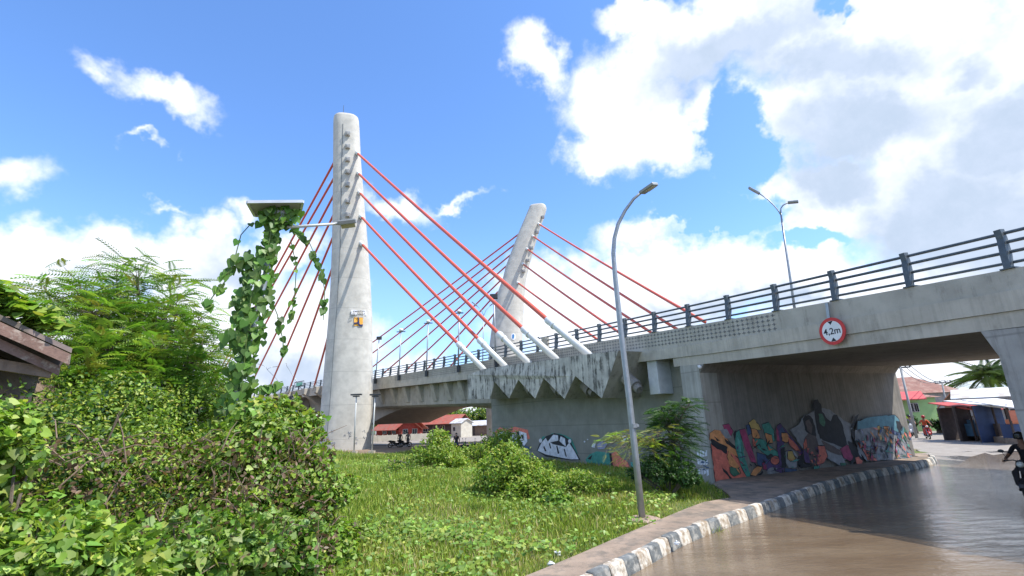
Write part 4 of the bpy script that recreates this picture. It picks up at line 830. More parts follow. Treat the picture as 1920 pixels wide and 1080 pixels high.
# ---------------------------------------------------------------- houses
def tin(name,col,rust=None): return mat(name,col,.6,.1,.15,1.5,.2,12,.4,col2=rust,patch=(.45,.6),ps=1.2,streak=.4,sdark=tuple(v*.45 for v in col),sscale=(5,5,2))
REDR=tin('roof_red_tin',(.36,.085,.05),(.30,.13,.085)); BRNR=tin('roof_brown_tile',(.25,.12,.085),(.33,.20,.15)); WHR=tin('roof_zinc',(.62,.64,.66),(.45,.40,.34)); GREENW=mat('wall_lime_green',(.33,.52,.22),.85,0,.1,1.5,streak=.3,sdark=(.12,.2,.08)); REDW=mat('wall_red_boards',(.30,.05,.035),.85,0,.2,3,streak=.4,sdark=(.1,.04,.03)); GLASS=mat('window_glass',(.03,.035,.04),.12,spec=.6); WOOD=mat('old_wood',(.19,.135,.10),.9,0,.25,4,.3,30,streak=.6,sdark=(.05,.035,.03),sscale=(14,14,2)); DWOOD=mat('dark_wood',(.07,.055,.05),.9,0,.25,4); CREAM=mat('wall_cream',(.50,.46,.38),.85,0,.12,1.5,streak=.4,sdark=(.25,.22,.17)); GREYW=mat('wall_grey_board',(.30,.29,.28),.85,0,.2,2,streak=.4)
def house(name,a,b,depth,hw,hr,wallm,roofm,label,cat='house',wins=(),doors=(),oh=.6,hip=False,gable=None,base=None,gable_m=None,wing=None):
    a=Vector(a);b=Vector(b); b.z=a.z; d=(b-a); L=d.length; d.normalize(); n=Vector((-d.y,d.x,0)); n=n if n.dot(Vector((a.x,a.y,0)))>0 else -n
    t=thing(name,a,label,cat,'houses around the bridge'); P=lambda u,v,z:a+d*u+n*v+Vector((0,0,z))
    m=MB(); m.add([P(u,v,z) for z in(-.3,hw) for u,v in((0,0),(L,0),(L,depth),(0,depth))],[(0,1,5,4),(1,2,6,5),(2,3,7,6),(3,0,4,7),(4,5,6,7)]); 
    mids=[wallm]
    if gable=='front': m.add([P(0,0,hw),P(L,0,hw),P(L/2,0,hw+hr),P(0,depth,hw),P(L,depth,hw),P(L/2,depth,hw+hr)],[(0,1,2),(3,4,5)])
    elif not hip: m.add([P(0,0,hw),P(0,depth,hw),P(0,depth/2,hw+hr),P(L,0,hw),P(L,depth,hw),P(L,depth/2,hw+hr)],[(0,1,2),(3,4,5)])
    part(m,'wall',wallm,t)
    m=MB(); th=.1; o_=oh
    if gable=='front':
        for s0,s1 in ((0-o_,L/2),(L+o_,L/2)):
            z0=hw-hr*o_/(L/2); q4=[P(s0,-o_,z0),P(s1,-o_,hw+hr),P(s1,depth+o_,hw+hr),P(s0,depth+o_,z0)]; m.prism(q4,(0,0,th))
    elif hip:
        z0=hw; q8=[P(-o_,-o_,z0),P(L+o_,-o_,z0),P(L+o_,depth+o_,z0),P(-o_,depth+o_,z0),P(depth/2*.9,depth/2,hw+hr),P(L-depth/2*.9,depth/2,hw+hr)]; m.add(q8,[(0,1,5,4),(1,2,5),(2,3,4,5),(3,0,4),(0,1,2,3)])
    else:
        for s0,s1 in ((-o_,depth/2),(depth+o_,depth/2)):
            z0=hw-hr*o_/(depth/2); q4=[P(-o_,s0,z0),P(-o_,s1,hw+hr),P(L+o_,s1,hw+hr),P(L+o_,s0,z0)]; m.prism(q4,(0,0,th))
    part(m,'roof',roofm,t)
    for (u,z,w_,h_) in wins:
        m=MB(); m.add([P(u-w_/2-.07,-.05,z-.07),P(u+w_/2+.07,-.05,z-.07),P(u+w_/2+.07,-.05,z+h_+.07),P(u-w_/2-.07,-.05,z+h_+.07)],[(0,1,2,3)]); m.prism([P(u-w_/2-.07,-.05,z-.07),P(u+w_/2+.07,-.05,z-.07),P(u+w_/2+.07,-.05,z+h_+.07),P(u-w_/2-.07,-.05,z+h_+.07)],n*.05); f_=part(m,'window',WHITEP,t)
        m=MB(); m.prism([P(u-w_/2,-.075,z),P(u-.03,-.075,z),P(u-.03,-.075,z+h_),P(u-w_/2,-.075,z+h_)],n*.02); m.prism([P(u+.03,-.075,z),P(u+w_/2,-.075,z),P(u+w_/2,-.075,z+h_),P(u+.03,-.075,z+h_)],n*.02); part(m,'pane',GLASS,f_)
    for (u,w_,h_,dm) in doors:
        m=MB(); m.prism([P(u-w_/2,-.06,0),P(u+w_/2,-.06,0),P(u+w_/2,-.06,h_),P(u-w_/2,-.06,h_)],n*.05); part(m,'door',dm,t)
    return t,P
def gp(px,D_): p=GD(px,790,D_); p.z=0; return p
# seen through the underpass
house('house',gp(1610,62),gp(1764,65.5),6,3.2,1.0,GREENW,BRNR,'lime green house with white-framed windows beyond the underpass',wins=((5.05,1.9,.3,.75),(5.5,1.9,.3,.75),(4.1,1.5,.4,1.)),doors=((3.3,.5,2.2,WOOD),),hip=True,oh=.4)
m=MB(); a=gp(1640,60.6);b=gp(1748,63); a.z=3.0;b.z=3.0; bk=Vector((.8,1.5,.75)); m.prism([a,b,b+bk,a+bk],(0,0,.09)); o=m.build('awning',[tin('roof_crimson',(.50,.07,.07))]); tag(o,'faded crimson tin awning over the front of the green house','awning')
house('house',gp(1560,82),gp(1812,84),8,3.9,2.3,GREYW,BRNR,'long brown tiled roof rising behind the green house',hip=True)
house('house',gp(1778,70),gp(1822,70),4,2.7,1.0,WOOD,tin('roof_rust',(.38,.14,.075)),'small rusty-roofed house left of the grey shophouse',gable='front')
house('shophouse',gp(1812,58),gp(1990,58),4,3.0,.6,GREYW,WHR,'grey two-storey shophouse with a railed balcony behind the stalls',wins=((1.5,1.0,.7,.9),(3.2,1.0,.7,.9)))
m=MB()
for i in range(28):
    p=gp(1805+i*4,57); obox(m,p+Vector((0,0,2.25)),p+Vector((0,0,2.85)),.06,.06,Vector((0,1,0)))
p0=gp(1803,57);p1=gp(1918,57)
for z_ in (2.25,2.85): obox(m,p0+Vector((0,0,z_)),p1+Vector((0,0,z_)),.08,.08)
o=m.build('balcony_railing',GREYW); tag(o,'pale balustrade above the stall roofs','balustrade')
# stalls
STB=mat('tarp_blue',(.03,.06,.15),.6,0,.2,2); STR=mat('tarp_red',(.42,.06,.05),.6); STW=mat('awning_white',(.7,.7,.7),.6)
def stall(px0,px1,D_,h,roofm,backm,label,goods,tall=0,rs_=1):
    a=gp(px0,D_);b=gp(px1,D_+1.5); d=(b-a).normalized(); L=(b-a).length; n=Vector((-d.y,d.x,0)); t=thing('market_stall',a,label,'stall','roadside stalls beyond the underpass'); P=lambda u,v,z:a+d*u+n*v+Vector((0,0,z)); z0=.33
    m=MB(); 
    for u in (0.05,L-.05):
        for v in (.05,2.2): obox(m,P(u,v,0),P(u,v,h),.09,.09,Vector((1,0,0)))
    part(m,'frame',DWOOD,t); m=MB(); m.prism([P(-.3,-.7,h-.25),P(L+.3,-.7,h-.25),P(L+.3,2.5,h+.35),P(-.3,2.5,h+.35)],(0,0,.06)); part(m,'roof',roofm,t)
    m=MB(); m.prism([P(0,2.1,0),P(L,2.1,0),P(L,2.1,h),P(0,2.1,h)],n*.05); part(m,'back_wall',backm,t)
    m=MB(); m.prism([P(.1,.1,z0),P(L-.1,.1,z0),P(L-.1,.1,1.15),P(.1,.1,1.15)],n*.7); part(m,'counter',goods[0],t)
    r_=random.Random(rs_)
    for i in range(6):
        m=MB(); u=.25+(L-.5)*i/6; hh_=r_.uniform(.2,.6); m.box(P(u+.15,.4,1.15+hh_/2),(.32,.3,hh_)); part(m,'goods',r_.choice(goods),t,bevel=.03)
    return t
stall(1822,1866,47,2.25,STR,DWOOD,'stall with a faded red awning and packed shelves',[mat('g1',(.05,.12,.2),.7),mat('goods_tan',(.45,.33,.15),.7),STR,WHITEP],rs_=1)
stall(1868,1893,46,2.35,STW,DWOOD,'narrow dark stall under a white awning',[DWOOD,mat('goods_teal',(.06,.2,.18),.7),STB],rs_=2)
stall(1895,1950,44,2.35,STW,STB,'stall hung with blue tarpaulin and an orange banner, nearest the right pier',[STB,mat('goods_cyan',(.35,.5,.6),.7),mat('goods_orange',(.6,.2,.1),.7)],rs_=3)
m=MB(); a=gp(1898,43);b=gp(1912,43); m.prism([a+Vector((0,0,1.4)),b+Vector((0,0,1.4)),b+Vector((0,0,2.0)),a+Vector((0,0,2.0))],(0,.05,0)); tag(m.build('banner',[mat('banner_orange',(.62,.22,.14),.7)]),'small orange banner on the blue stall','banner')
# utility poles with wires
def upole(px0,py0,pxt,pyt,D_,arm,label):
    b0=GD(px0,py0,D_); b0.z=0; tp=GD(pxt,pyt,D_); t=thing('utility_pole',b0,label,'utility pole','utility poles beyond the underpass'); m=MB(); m.tube([b0-Vector((0,0,.2)),tp],[.11,.075],8); part(m,'pole',mat('pole_concrete',(.30,.31,.31),.8),t,smooth=True)
    a=GD(arm[0],arm[1],D_);b=GD(arm[2],arm[3],D_); m=MB(); obox(m,a,b,.1,.1); part(m,'crossarm',DARK,t)
    for f_ in (.03,.33,.66,.97):
        m=MB(); c=a*(1-f_)+b*f_; m.tube([c,c+Vector((0,0,.28))],[.06,.04],6); part(m,'insulator',DARK,t)
    return a,b
A1=upole(1712,792,1688,688,52,(1680,690,1707,688),'tall utility pole nearest the underpass wall'); A2=upole(1776,775,1766,716,75,(1753,719,1783,717),'farther utility pole above the brown roofs'); 
A0=(GD(1560,640,38),GD(1600,640,38)); A3=(GD(1960,728,95),GD(1990,728,95))
m=MB()
for i in range(3):
    f_=.1+.4*i; 
    for (p,q_) in ((A1,A2),(A2,A3)):
        a=p[0]*(1-f_)+p[1]*f_;b=q_[0]*(1-f_)+q_[1]*f_; m.tube([a+(b-a)*(k_/8)-Vector((0,0,3.*(k_/8)*(1-k_/8)))+Vector((0,0,.28)) for k_ in range(9)],.025,4)
tag(m.build('overhead_wires',DARK),'thin overhead wires strung between the two utility poles','wires')
# under the deck, beyond the river bank
house('house',gp(706,104),gp(748,100),7,2.2,1.9,REDW,REDR,'red boarded house with a rust-red tin roof, left one under the deck',oh=.8,wins=((2.2,1.2,.9,.9),(4.6,1.2,.9,.9)),doors=((3.4,.8,2,DWOOD),))
house('house',gp(748,98),gp(786,98),8,2.3,1.5,REDW,REDR,'gabled red house front between the two long red roofs',gable='front',oh=.7,wins=((1.2,1.,.8,.9),(2.9,1.,.8,.9)))
house('house',gp(782,112),gp(852,108),7,2.9,1.5,DWOOD,REDR,'dark timber house with the brightest long red roof',oh=.9,wins=((2,1.2,1,1),(4.4,1.2,1,1),(6,1.2,1,1)))
house('house',gp(846,101),gp(864,99),3,2.7,.7,CREAM,WHR,'weathered cream house at the end of the red roofs',oh=.3,wins=((.9,1.2,.6,.7),))
house('house',gp(872,108),gp(925,104),5,2.1,.8,WOOD,WHR,'low brown shed with a shiny bluish zinc roof',oh=.5,doors=((2,.9,2,DWOOD),))
house('warehouse',gp(705,190),gp(845,190),20,13.,1.2,mat('wall_white_sheet',(.72,.73,.74),.6,0,.06,1),WHR,'large white sheet-clad hall far beyond the red houses',cat='warehouse')
house('building',gp(520,88),gp(612,92),9,4.3,.5,mat('wall_white_paint',(.62,.64,.62),.8,0,.1,1),WHR,'white single-storey building with a row of windows left of the near pylon',wins=[(1.1+i*1.25,1.,.85,1.4) for i in range(7)])
m=MB(); 
for i in range(14): p=gp(700+i*9,93); obox(m,p,p+Vector((0,0,1.2)),.12,.12,Vector((1,0,0)))
p0=gp(700,93);p1=gp(817,93); m.prism([p0+Vector((0,0,.1)),p1+Vector((0,0,.1)),p1+Vector((0,0,1.1)),p0+Vector((0,0,1.1))],(0,.06,0)); tag(m.build('fence',CREAM),'pale low fence in front of the red houses','fence')
# ---------------------------------------------------------------- hut at the left edge
DH=9.4; a=GD(-240,490,DH-.3);b=GD(134,662,DH+.2); dz=GD(128,688,DH+.2)-b
hb=Vector((a.x*.6+b.x*.4,a.y*.6+b.y*.4,0)); t=thing('timber_hut',hb,'old timber hut corner with a sloping weathered roof edge at the left border','hut')
back=Vector((b.x,b.y,0)).normalized()*3.2+Vector((-.75,0,0)); bt=Vector((0,0,-.16))
m=MB(); m.prism([a,b,b+back,a+back],(0,0,.07)); part(m,'roof',[tin('roof_old',(.22,.17,.15),(.12,.10,.08))],t)
for j,(o1,h_,cw_) in enumerate(((0.,.15,.03),(-.17,.13,.03))):
    m=MB(); u=Vector((0,0,o1-.02)); m.prism([a+u,b+u+Vector((-.12*j,0,0)),b+u+Vector((-.12*j,0,-h_)),a+u+Vector((0,0,-h_))],Vector((.02,-.04,0))*(1.6-j)); part(m,'barge_board',[mat('board_weathered',(.20,.125,.10),.9,0,.25,3,.3,25,col2=(.42,.36,.30),patch=(.5,.66),ps=4,streak=.7,sdark=(.06,.04,.035),sscale=(9,9,5))],t)
for k_ in range(1,6):
    m=MB(); u=back*(k_/6.)+Vector((0,0,-.09)); obox(m,a+u,b+u,.07,.12); part(m,'rafter',DWOOD,t)
m=MB(); wl=GD(-400,700,DH+1);wr=GD(62,700,DH+1.2); wl.z=wr.z=0; m.prism([wl,wr,wr+Vector((0,0,3.1)),wl+Vector((0,0,5))],Vector((-.8,3,0))); part(m,'wall',WOOD,t)
m=MB(); obox(m,GD(-100,668,DH+.2),GD(96,700,DH+.3),.1,.14); part(m,'beam',WOOD,t)
m=MB(); p=GD(56,700,DH+.2); m.tube([Vector((p.x,p.y,0)),Vector((p.x,p.y,3.2))],.07,8); part(m,'post',DWOOD,t)
# ---------------------------------------------------------------- motorbikes and riders (front towards +X)
RUB=mat('tyre_rubber',(.02,.02,.02),.8); CHR=mat('chrome',(.5,.5,.5),.25,.9); SEATM=mat('seat_vinyl',(.02,.02,.022),.5); LITE=mat('headlight_glass',(.75,.75,.7),.1,spec=.7)
def motorbike(paintc,label,grp,nm):
    t=empty('motorbike',(0,0,0),label,'motorbike',grp); PM=mat('bike_'+nm,paintc,.25,0,.05,3,spec=.6)
    for x_ in (-.62,.62):
        m=MB(); R0=.285; m.tube([Vector((x_+(R0-.045)*math.cos(a),0,R0+(R0-.045)*math.sin(a))) for a in [2*math.pi*i/24 for i in range(25)]],.045,8,caps=False); wheel=m.build('wheel',RUB,t,smooth=True)
        m=MB(); m.tube([Vector((x_+.2*math.cos(a),0,R0+.2*math.sin(a))) for a in [2*math.pi*i/20 for i in range(21)]],.014,5,caps=False); m.tube([(x_,-.06,R0),(x_,.06,R0)],.04,8)
        for i in range(6): aa=math.pi*i/3; m.tube([(x_,0,R0),(x_+.2*math.cos(aa),0,R0+.2*math.sin(aa))],.010,4)
        m.build('rim',CHR,wheel)
    m=MB() # underbone body: lofted sections from tail to leg shield
    S=[(-.85,.74,.05,.04),(-.7,.70,.10,.08),(-.45,.62,.14,.13),(-.15,.52,.14,.16),(.1,.42,.11,.12),(.28,.44,.10,.12),(.40,.62,.15,.14),(.46,.82,.14,.12),(.50,.97,.10,.08),(.52,1.02,.04,.03)]
    m.rings([[Vector((x_,w_*math.cos(a),z_+h_*math.sin(a))) for a in [2*math.pi*i/12 for i in range(12)]] for x_,z_,w_,h_ in S]); m.build('body',PM,t,smooth=True)
    m=MB(); 
    for sy in(-1,1): m.add([Vector(v) for v in ((.36,sy*.12,.85),(.33,sy*.27,.72),(.36,sy*.25,.40),(.44,sy*.12,.30),(.50,sy*.10,.86))],[(0,1,2,3),(4,1,2,3),(0,1,4)])
    m.build('leg_shield',PM,t)
    m=MB(); m.rings([[Vector((x_,w_*math.cos(a),z_+h_*math.sin(a))) for a in [2*math.pi*i/10 for i in range(10)]] for x_,z_,w_,h_ in ((-.80,.80,.06,.03),(-.6,.79,.12,.05),(-.3,.73,.13,.06),(-.05,.70,.10,.05),(.02,.68,.04,.02))]); m.build('seat',SEATM,t,smooth=True)
    m=MB(); m.tube([(.42,.0,.98),(.40,.16,1.03),(.34,.34,1.0)],.014,6); m.tube([(.42,0,.98),(.40,-.16,1.03),(.34,-.34,1.0)],.014,6); hb_=m.build('handlebar',DARK,t)
    for sy in(-1,1):
        m=MB(); m.tube([(.36,sy*.34,1.0),(.26,sy*.36,.99)],.02,6); m.build('grip',RUB,hb_); m=MB(); m.tube([(.40,sy*.25,1.03),(.40,sy*.33,1.22)],.008,4); m.sphere((.40,sy*.35,1.26),(.015,.07,.045),8,6); m.build('mirror',DARK,hb_)
    m=MB(); m.sphere((.53,0,.93),(.06,.09,.075),10,8); m.build('headlight',LITE,t,smooth=True)
    m=MB()
    for sy in(-1,1): m.tube([(.46,sy*.07,.75),(.62,sy*.075,.285)],.022,6)
    m.build('fork',CHR,t)
    for x_,a0,a1 in ((.62,20,150),(-.62,30,140)):
        m=MB(); 
        P=[]; 
        for i in range(9):
            a=R_(a0+(a1-a0)*i/8); P.append([Vector((x_+.33*math.cos(a),w_,.285+.33*math.sin(a)-abs(w_)*.3)) for w_ in(-.07,-.03,.03,.07)])
        m.rings(P,caps=False,closed=False); m.build('fender',PM,t)
    m=MB(); m.tube([(-.05,-.12,.22),(-.4,-.16,.25),(-.78,-.17,.36)],[.03,.05,.06],8); m.build('exhaust',CHR,t); m=MB(); m.box((0,0,.30),(.34,.2,.22)); m.build('engine',DARK,t,bevel=.03)
    m=MB(); m.box((-.88,0,.72),(.04,.14,.06)); m.build('tail_light',REDP,t,bevel=.01)
    return t
SKIN=mat('skin',(.30,.16,.10),.6,0,.05); HAIR=mat('hair_black',(.015,.013,.012),.6)
def person(J,E,cloth,label,hands=True,helmet=None,face=True,rz=0,group=None):
    # J: joint -> (pos, radius, clothing key); E: bone list
    names=list(J); me=bpy.data.meshes.new('person'); me.from_pydata([J[n][0] for n in names],[(names.index(a),names.index(b)) for a,b in E],[]); o=bpy.data.objects.new('person',me); COL.objects.link(o)
    sk=o.modifiers.new('skin','SKIN'); sk.use_smooth_shade=True
    for v,n in zip(me.skin_vertices[0].data,names): v.radius=(J[n][1],J[n][1]*(.82 if n in('chest','pelvis','waist') else 1)); v.use_root=(n=='pelvis')
    sb=o.modifiers.new('sub','SUBSURF'); sb.levels=2; sb.render_levels=2
    bpy.context.view_layer.update(); dg=bpy.context.evaluated_depsgraph_get(); m2=bpy.data.meshes.new_from_object(o.evaluated_get(dg)); bpy.data.objects.remove(o)
    bm=bmesh.new(); bm.from_mesh(m2)
    keys=['skin']+sorted({k_ for _,_,k_ in J.values()}-{'skin'}); bones=[(Vector(J[a][0]),Vector(J[b][0]),J[b][2]) for a,b in E]
    m2.materials.clear()
    for k_ in keys: m2.materials.append(SKIN if k_=='skin' else cloth[k_])
    for f_ in bm.faces:
        c=f_.calc_center_median(); best=None
        for a,b,k_ in bones:
            ab=b-a; tt=max(0,min(1,(c-a).dot(ab)/max(ab.length_squared,1e-9))); d=(c-(a+ab*tt)).length
            if best is None or d<best[0]: best=(d,k_)
        f_.material_index=keys.index(best[1]); f_.smooth=True
    if hands:
        mb=MB()
        for s_ in ('l','r'):
            h=Vector(J['hand_'+s_][0]); e=Vector(J['elbow_'+s_][0]); d=(h-e).normalized(); side=d.cross(Vector((0,0,1))).normalized(); dn_=Vector((0,0,-1))
            for i in range(4):
                off=side*(.030-.02*i); L=(.062,.072,.068,.052)[i]; p0=h+d*.03+off; mb.tube([p0,p0+d*L*.5+dn_*.008,p0+d*L*.75+dn_*L*.45,p0+d*L*.45+dn_*L*.8],[.0095,.009,.008,.007],5)
            th=h+side*(.035 if s_=='l' else -.045); mb.tube([th,th+d*.03+side*(.02 if s_=='l' else -.02)+dn_*.01,th+d*.05+dn_*.035],[.012,.010,.008],5)
        vs=[bm.verts.new(v) for v in mb.v]
        for f_ in mb.f:
            try: nf=bm.faces.new([vs[i] for i in f_]); nf.material_index=0; nf.smooth=True
            except ValueError: pass
    if face:      # nose, eyes, mouth and ears on the head
        h=Vector(J['head'][0]); mb=MB(); 
        mb.sphere(h+Vector((.098,0,-.005)),(.022,.013,.024),6,5)
        for sy in(-1,1): mb.sphere(h+Vector((0,sy*.088,0)),(.022,.012,.032),6,5)
        vs=[bm.verts.new(v) for v in mb.v]
        for f_ in mb.f: nf=bm.faces.new([vs[i] for i in f_]); nf.material_index=0; nf.smooth=True
    bm.to_mesh(m2); bm.free()
    o=bpy.data.objects.new('person',m2); COL.objects.link(o); tag(o,label,'person',group)
    h=Vector(J['head'][0])
    if face:
        m=MB()
        for sy in(-1,1): m.sphere(h+Vector((.088,sy*.033,.02)),(.008,.013,.009),6,5)
        m.box(h+Vector((.09,0,-.055)),(.01,.045,.01)); m.build('face_features',HAIR,o)
    if helmet: m=MB(); m.rings([[h+Vector((.135*math.sin(u)*math.cos(v)*(1 if math.cos(v)<.3 or u<1.15 else .86),.13*math.sin(u)*math.sin(v),.145*math.cos(u)+.015)) for v in [2*math.pi*j/16 for j in range(16)]] for u in [.02+1.95*i/9 for i in range(10)]]); m.build('helmet',helmet,o,smooth=True)
    else: m=MB(); m.rings([[h+Vector((.105*math.sin(u)*math.cos(v)-.012,.095*math.sin(u)*math.sin(v),.12*math.cos(u)+.012)) for v in [2*math.pi*j/14 for j in range(14)]] for u in [.02+1.4*i/7 for i in range(8)]]); m.build('hair',HAIR,o,smooth=True)
    return o
RE=[('pelvis','waist'),('waist','chest'),('chest','neck'),('neck','head'),('chest','sh_l'),('sh_l','elbow_l'),('elbow_l','hand_l'),('chest','sh_r'),('sh_r','elbow_r'),('elbow_r','hand_r'),('pelvis','hip_l'),('hip_l','knee_l'),('knee_l','ankle_l'),('ankle_l','toe_l'),('pelvis','hip_r'),('hip_r','knee_r'),('knee_r','ankle_r'),('ankle_r','toe_r')]
def rideJ():
    J={'pelvis':((-.28,0,.87),.15,'t'),'waist':((-.25,0,1.03),.135,'s'),'chest':((-.17,0,1.27),.155,'s'),'neck':((-.11,0,1.45),.06,'skin'),'head':((-.07,0,1.60),.105,'skin')}
    for n,sy in(('l',1),('r',-1)):
        J['sh_'+n]=((-.15,sy*.19,1.36),.07,'s'); J['elbow_'+n]=((.0,sy*.30,1.14),.047,'s'); J['hand_'+n]=((.26,sy*.35,1.03),.032,'skin')
        J['hip_'+n]=((-.2,sy*.1,.84),.105,'t'); J['knee_'+n]=((.22,sy*.19,.74),.07,'t'); J['ankle_'+n]=((.12,sy*.20,.30),.045,'t'); J['toe_'+n]=((.28,sy*.21,.24),.035,'h')
    return J
def standJ():
    J={'pelvis':((0,0,.95),.15,'t'),'waist':((0,0,1.1),.13,'s'),'chest':((0,0,1.32),.155,'s'),'neck':((0,0,1.48),.06,'skin'),'head':((.02,0,1.62),.105,'skin')}
    for n,sy in(('l',1),('r',-1)):
        J['sh_'+n]=((0,sy*.2,1.42),.068,'s'); J['elbow_'+n]=((-.02,sy*.26,1.14),.045,'skin'); J['hand_'+n]=((.08,sy*.27,.9),.03,'skin')
        J['hip_'+n]=((0,sy*.1,.9),.105,'t'); J['knee_'+n]=((.02,sy*.11,.5),.065,'t'); J['ankle_'+n]=((0,sy*.12,.09),.045,'t'); J['toe_'+n]=((.15,sy*.13,.05),.04,'h')
    return J
CBK=mat('cloth_black',(.018,.018,.022),.9); CJN=mat('cloth_denim',(.04,.06,.11),.9); CRD=mat('cloth_orange_red',(.55,.10,.04),.8); CWH=mat('cloth_white',(.6,.6,.58),.8); CGR=mat('cloth_grey',(.2,.2,.21),.8); HLR=mat('helmet_red',(.4,.03,.03),.3); HLB=mat('helmet_black',(.02,.02,.022),.25,spec=.6); HLW=mat('helmet_white',(.6,.6,.62),.3)
def place(o,p,ang): o.location=(p.x,p.y,p.z); o.rotation_euler=(0,0,ang)
mbB=motorbike((.03,.03,.035),'black motorbike ridden into the flood water at the right border','motorbikes','black')
p=GZ(1944,937,0.0); mbB.location=(0,0,0)
ang=math.atan2(-p.y,-p.x)-.22; place(mbB,p,ang); rd=person(rideJ(),RE,{'s':CBK,'t':CBK,'h':RUB},'rider in a black top and dark helmet at the right border of the photo',helmet=HLB); place(rd,p,ang)
p=GZ(1741,823,0); a2=math.atan2(-p.y,-p.x)+.15; b2=copy_tree(mbB,p,a2,'dark red motorbike coming down the road, right one of the pair','motorbikes')
RB=mat('bike_red',(.35,.03,.03),.25,0,.05,3,spec=.6)
def repaint(r,m_):
    for c in r.children:
        if c.data.materials and c.data.materials[0].name.startswith('bike_'): c.data=c.data.copy(); c.data.materials[0]=m_
repaint(b2,RB); rd2=person(rideJ(),RE,{'s':CRD,'t':CBK,'h':RUB},'rider in a bright orange-red jacket, right one of the distant pair',helmet=HLR); place(rd2,p,a2)
p=GZ(1713,817.5,0); a3=math.atan2(-p.y,-p.x)-.1; b3=copy_tree(mbB,p,a3,'pale scooter coming down the road beside the wall end','motorbikes'); repaint(b3,mat('bike_white',(.55,.55,.56),.3)); rd3=person(rideJ(),RE,{'s':CGR,'t':CWH,'h':RUB},'rider in a grey top on the pale scooter, left one of the distant pair',helmet=HLB); place(rd3,p,a3)
for i,(px_,py_,rz_,c) in enumerate(((1799,815,2.6,(.5,.5,.5)),(1806,817,2.4,(.02,.02,.03)),(1813,818,2.5,(.03,.06,.14)),(1820,819,2.45,(.03,.03,.03)),(1828,820,2.3,(.3,.05,.04)))):
    p=GZ(px_,py_,0); b_=copy_tree(mbB,p,rz_+math.pi*.3,('silver scooter first in the parked row by the stalls','black motorbike second in the parked row by the stalls','blue motorbike in the middle of the parked row by the stalls','black motorbike fourth in the parked row by the stalls','red motorbike nearest the stalls in the parked row')[i],'motorbikes'); repaint(b_,mat('bike_p%d'%i,c,.3))
# parked under the deck
UL=('parked motorbike just right of the near pylon under the deck','second parked motorbike under the deck beside the sitting pair','parked motorbike beside the person under the deck','parked motorbike half hidden by the shrubs under the deck','last parked motorbike under the deck near the abutment')
for i,(px_,D_,rz_) in enumerate(((742,62,.3),(758,62,.5),(862,43,.5),(882,42,.2),(899,42,.6))):
    p=GD(px_,830,D_); p.z=H(p.x,p.y); b_=copy_tree(mbB,p,rz_,UL[i],'motorbikes')
p=GD(856,830,43.5); p.z=H(p.x,p.y); o=person(standJ(),RE,{'s':CBK,'t':CJN,'h':RUB},'person in a black shirt standing among the parked motorbikes under the deck'); place(o,p,-1.9)
for px_,lb_ in ((750,'left of two small figures standing under the deck near the pylon'),(765,'right of two small figures standing under the deck near the pylon')):
    p=GD(px_,830,63); p.z=H(p.x,p.y); o=person(standJ(),RE,{'s':CBK if px_<755 else CGR,'t':CBK,'h':RUB},lb_); place(o,p,-1.5)
# ---------------------------------------------------------------- vegetation
GRASSC=[(.21,.29,.035),(.27,.34,.05),(.34,.37,.08),(.18,.27,.03),(.42,.39,.15),(.50,.42,.22),(.15,.24,.03),(.26,.35,.05),(.31,.36,.06)]
BRT=[(.22,.34,.045),(.28,.39,.06),(.17,.28,.035),(.35,.43,.085),(.13,.22,.03),(.23,.35,.05),(.40,.43,.10)]
VIN=[(.16,.29,.045),(.21,.35,.06),(.12,.22,.04),(.27,.41,.075),(.33,.43,.13),(.19,.30,.06)]
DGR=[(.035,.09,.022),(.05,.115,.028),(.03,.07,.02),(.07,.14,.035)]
YEL=[(.30,.30,.07),(.24,.27,.06),(.17,.22,.05),(.34,.31,.10)]
BRN=[(.12,.075,.04),(.17,.11,.06),(.09,.06,.035),(.20,.13,.09)]
# grass: blades over the whole verge
n=340000
ang=rng.uniform(-.62,.62,n)*1.0; u=rng.random(n); rr=7.5*(52/7.5)**u
X=np.sin(ang)*rr; Y=np.cos(ang)*rr
hh=hfun(X,Y); sdv=np.concatenate([sdist(X[i:i+4000],Y[i:i+4000],KS) for i in range(0,n,4000)])

# keep off the pavement: signed distance to the pavement's inner edge
IN=np.array(inner); INL=dens_line(np.vstack([[(-15.6,-9.0),(-6.3,2.0),(-3.,5.6)],IN,[tuple((J0-tj*.5+inw*-.6)[:2])]]),.4); sdi=np.concatenate([sdist(X[i:i+4000],Y[i:i+4000],INL) for i in range(0,n,4000)])
ux=(X-J0.x)*inw.x+(Y-J0.y)*inw.y; pn=np.sin(X*.7+1.1*np.sin(Y*.5))*np.sin(Y*.63+.8*np.sin(X*.9))
wl_=np.array([Cv(s_,-.85)[:2] for s_ in np.arange(SC0,SWL+12,1.)]); dw=sdist(X,Y,wl_) if False else np.concatenate([sdist(X[i:i+4000],Y[i:i+4000],wl_) for i in range(0,n,4000)])
offw=dw>0.0
keep=(sdi>rng.uniform(-.12,.25,n))&(sdv>.3)&(rr<47+3*np.sin(ang*30))&offw&((rng.random(n)>.25)|(pn>-.3))
X,Y,hh,rr,pn,sdi=X[keep],Y[keep],hh[keep],rr[keep],pn[keep],sdi[keep]; n=len(X); print('blades',n)
dist=rr; sz=(.065+.105*rng.random(n)**1.6)*(1+.35*pn)*(1+dist/45)*np.clip(.55+sdi/2.5,.5,1.15)
up=np.stack([rng.normal(0,.35,n),rng.normal(0,.35,n),np.ones(n)],1); nr=randdir(n); nr[:,2]*=.3
bl=(np.array(BLADE[0])*np.array([2.1,1,1])).tolist()
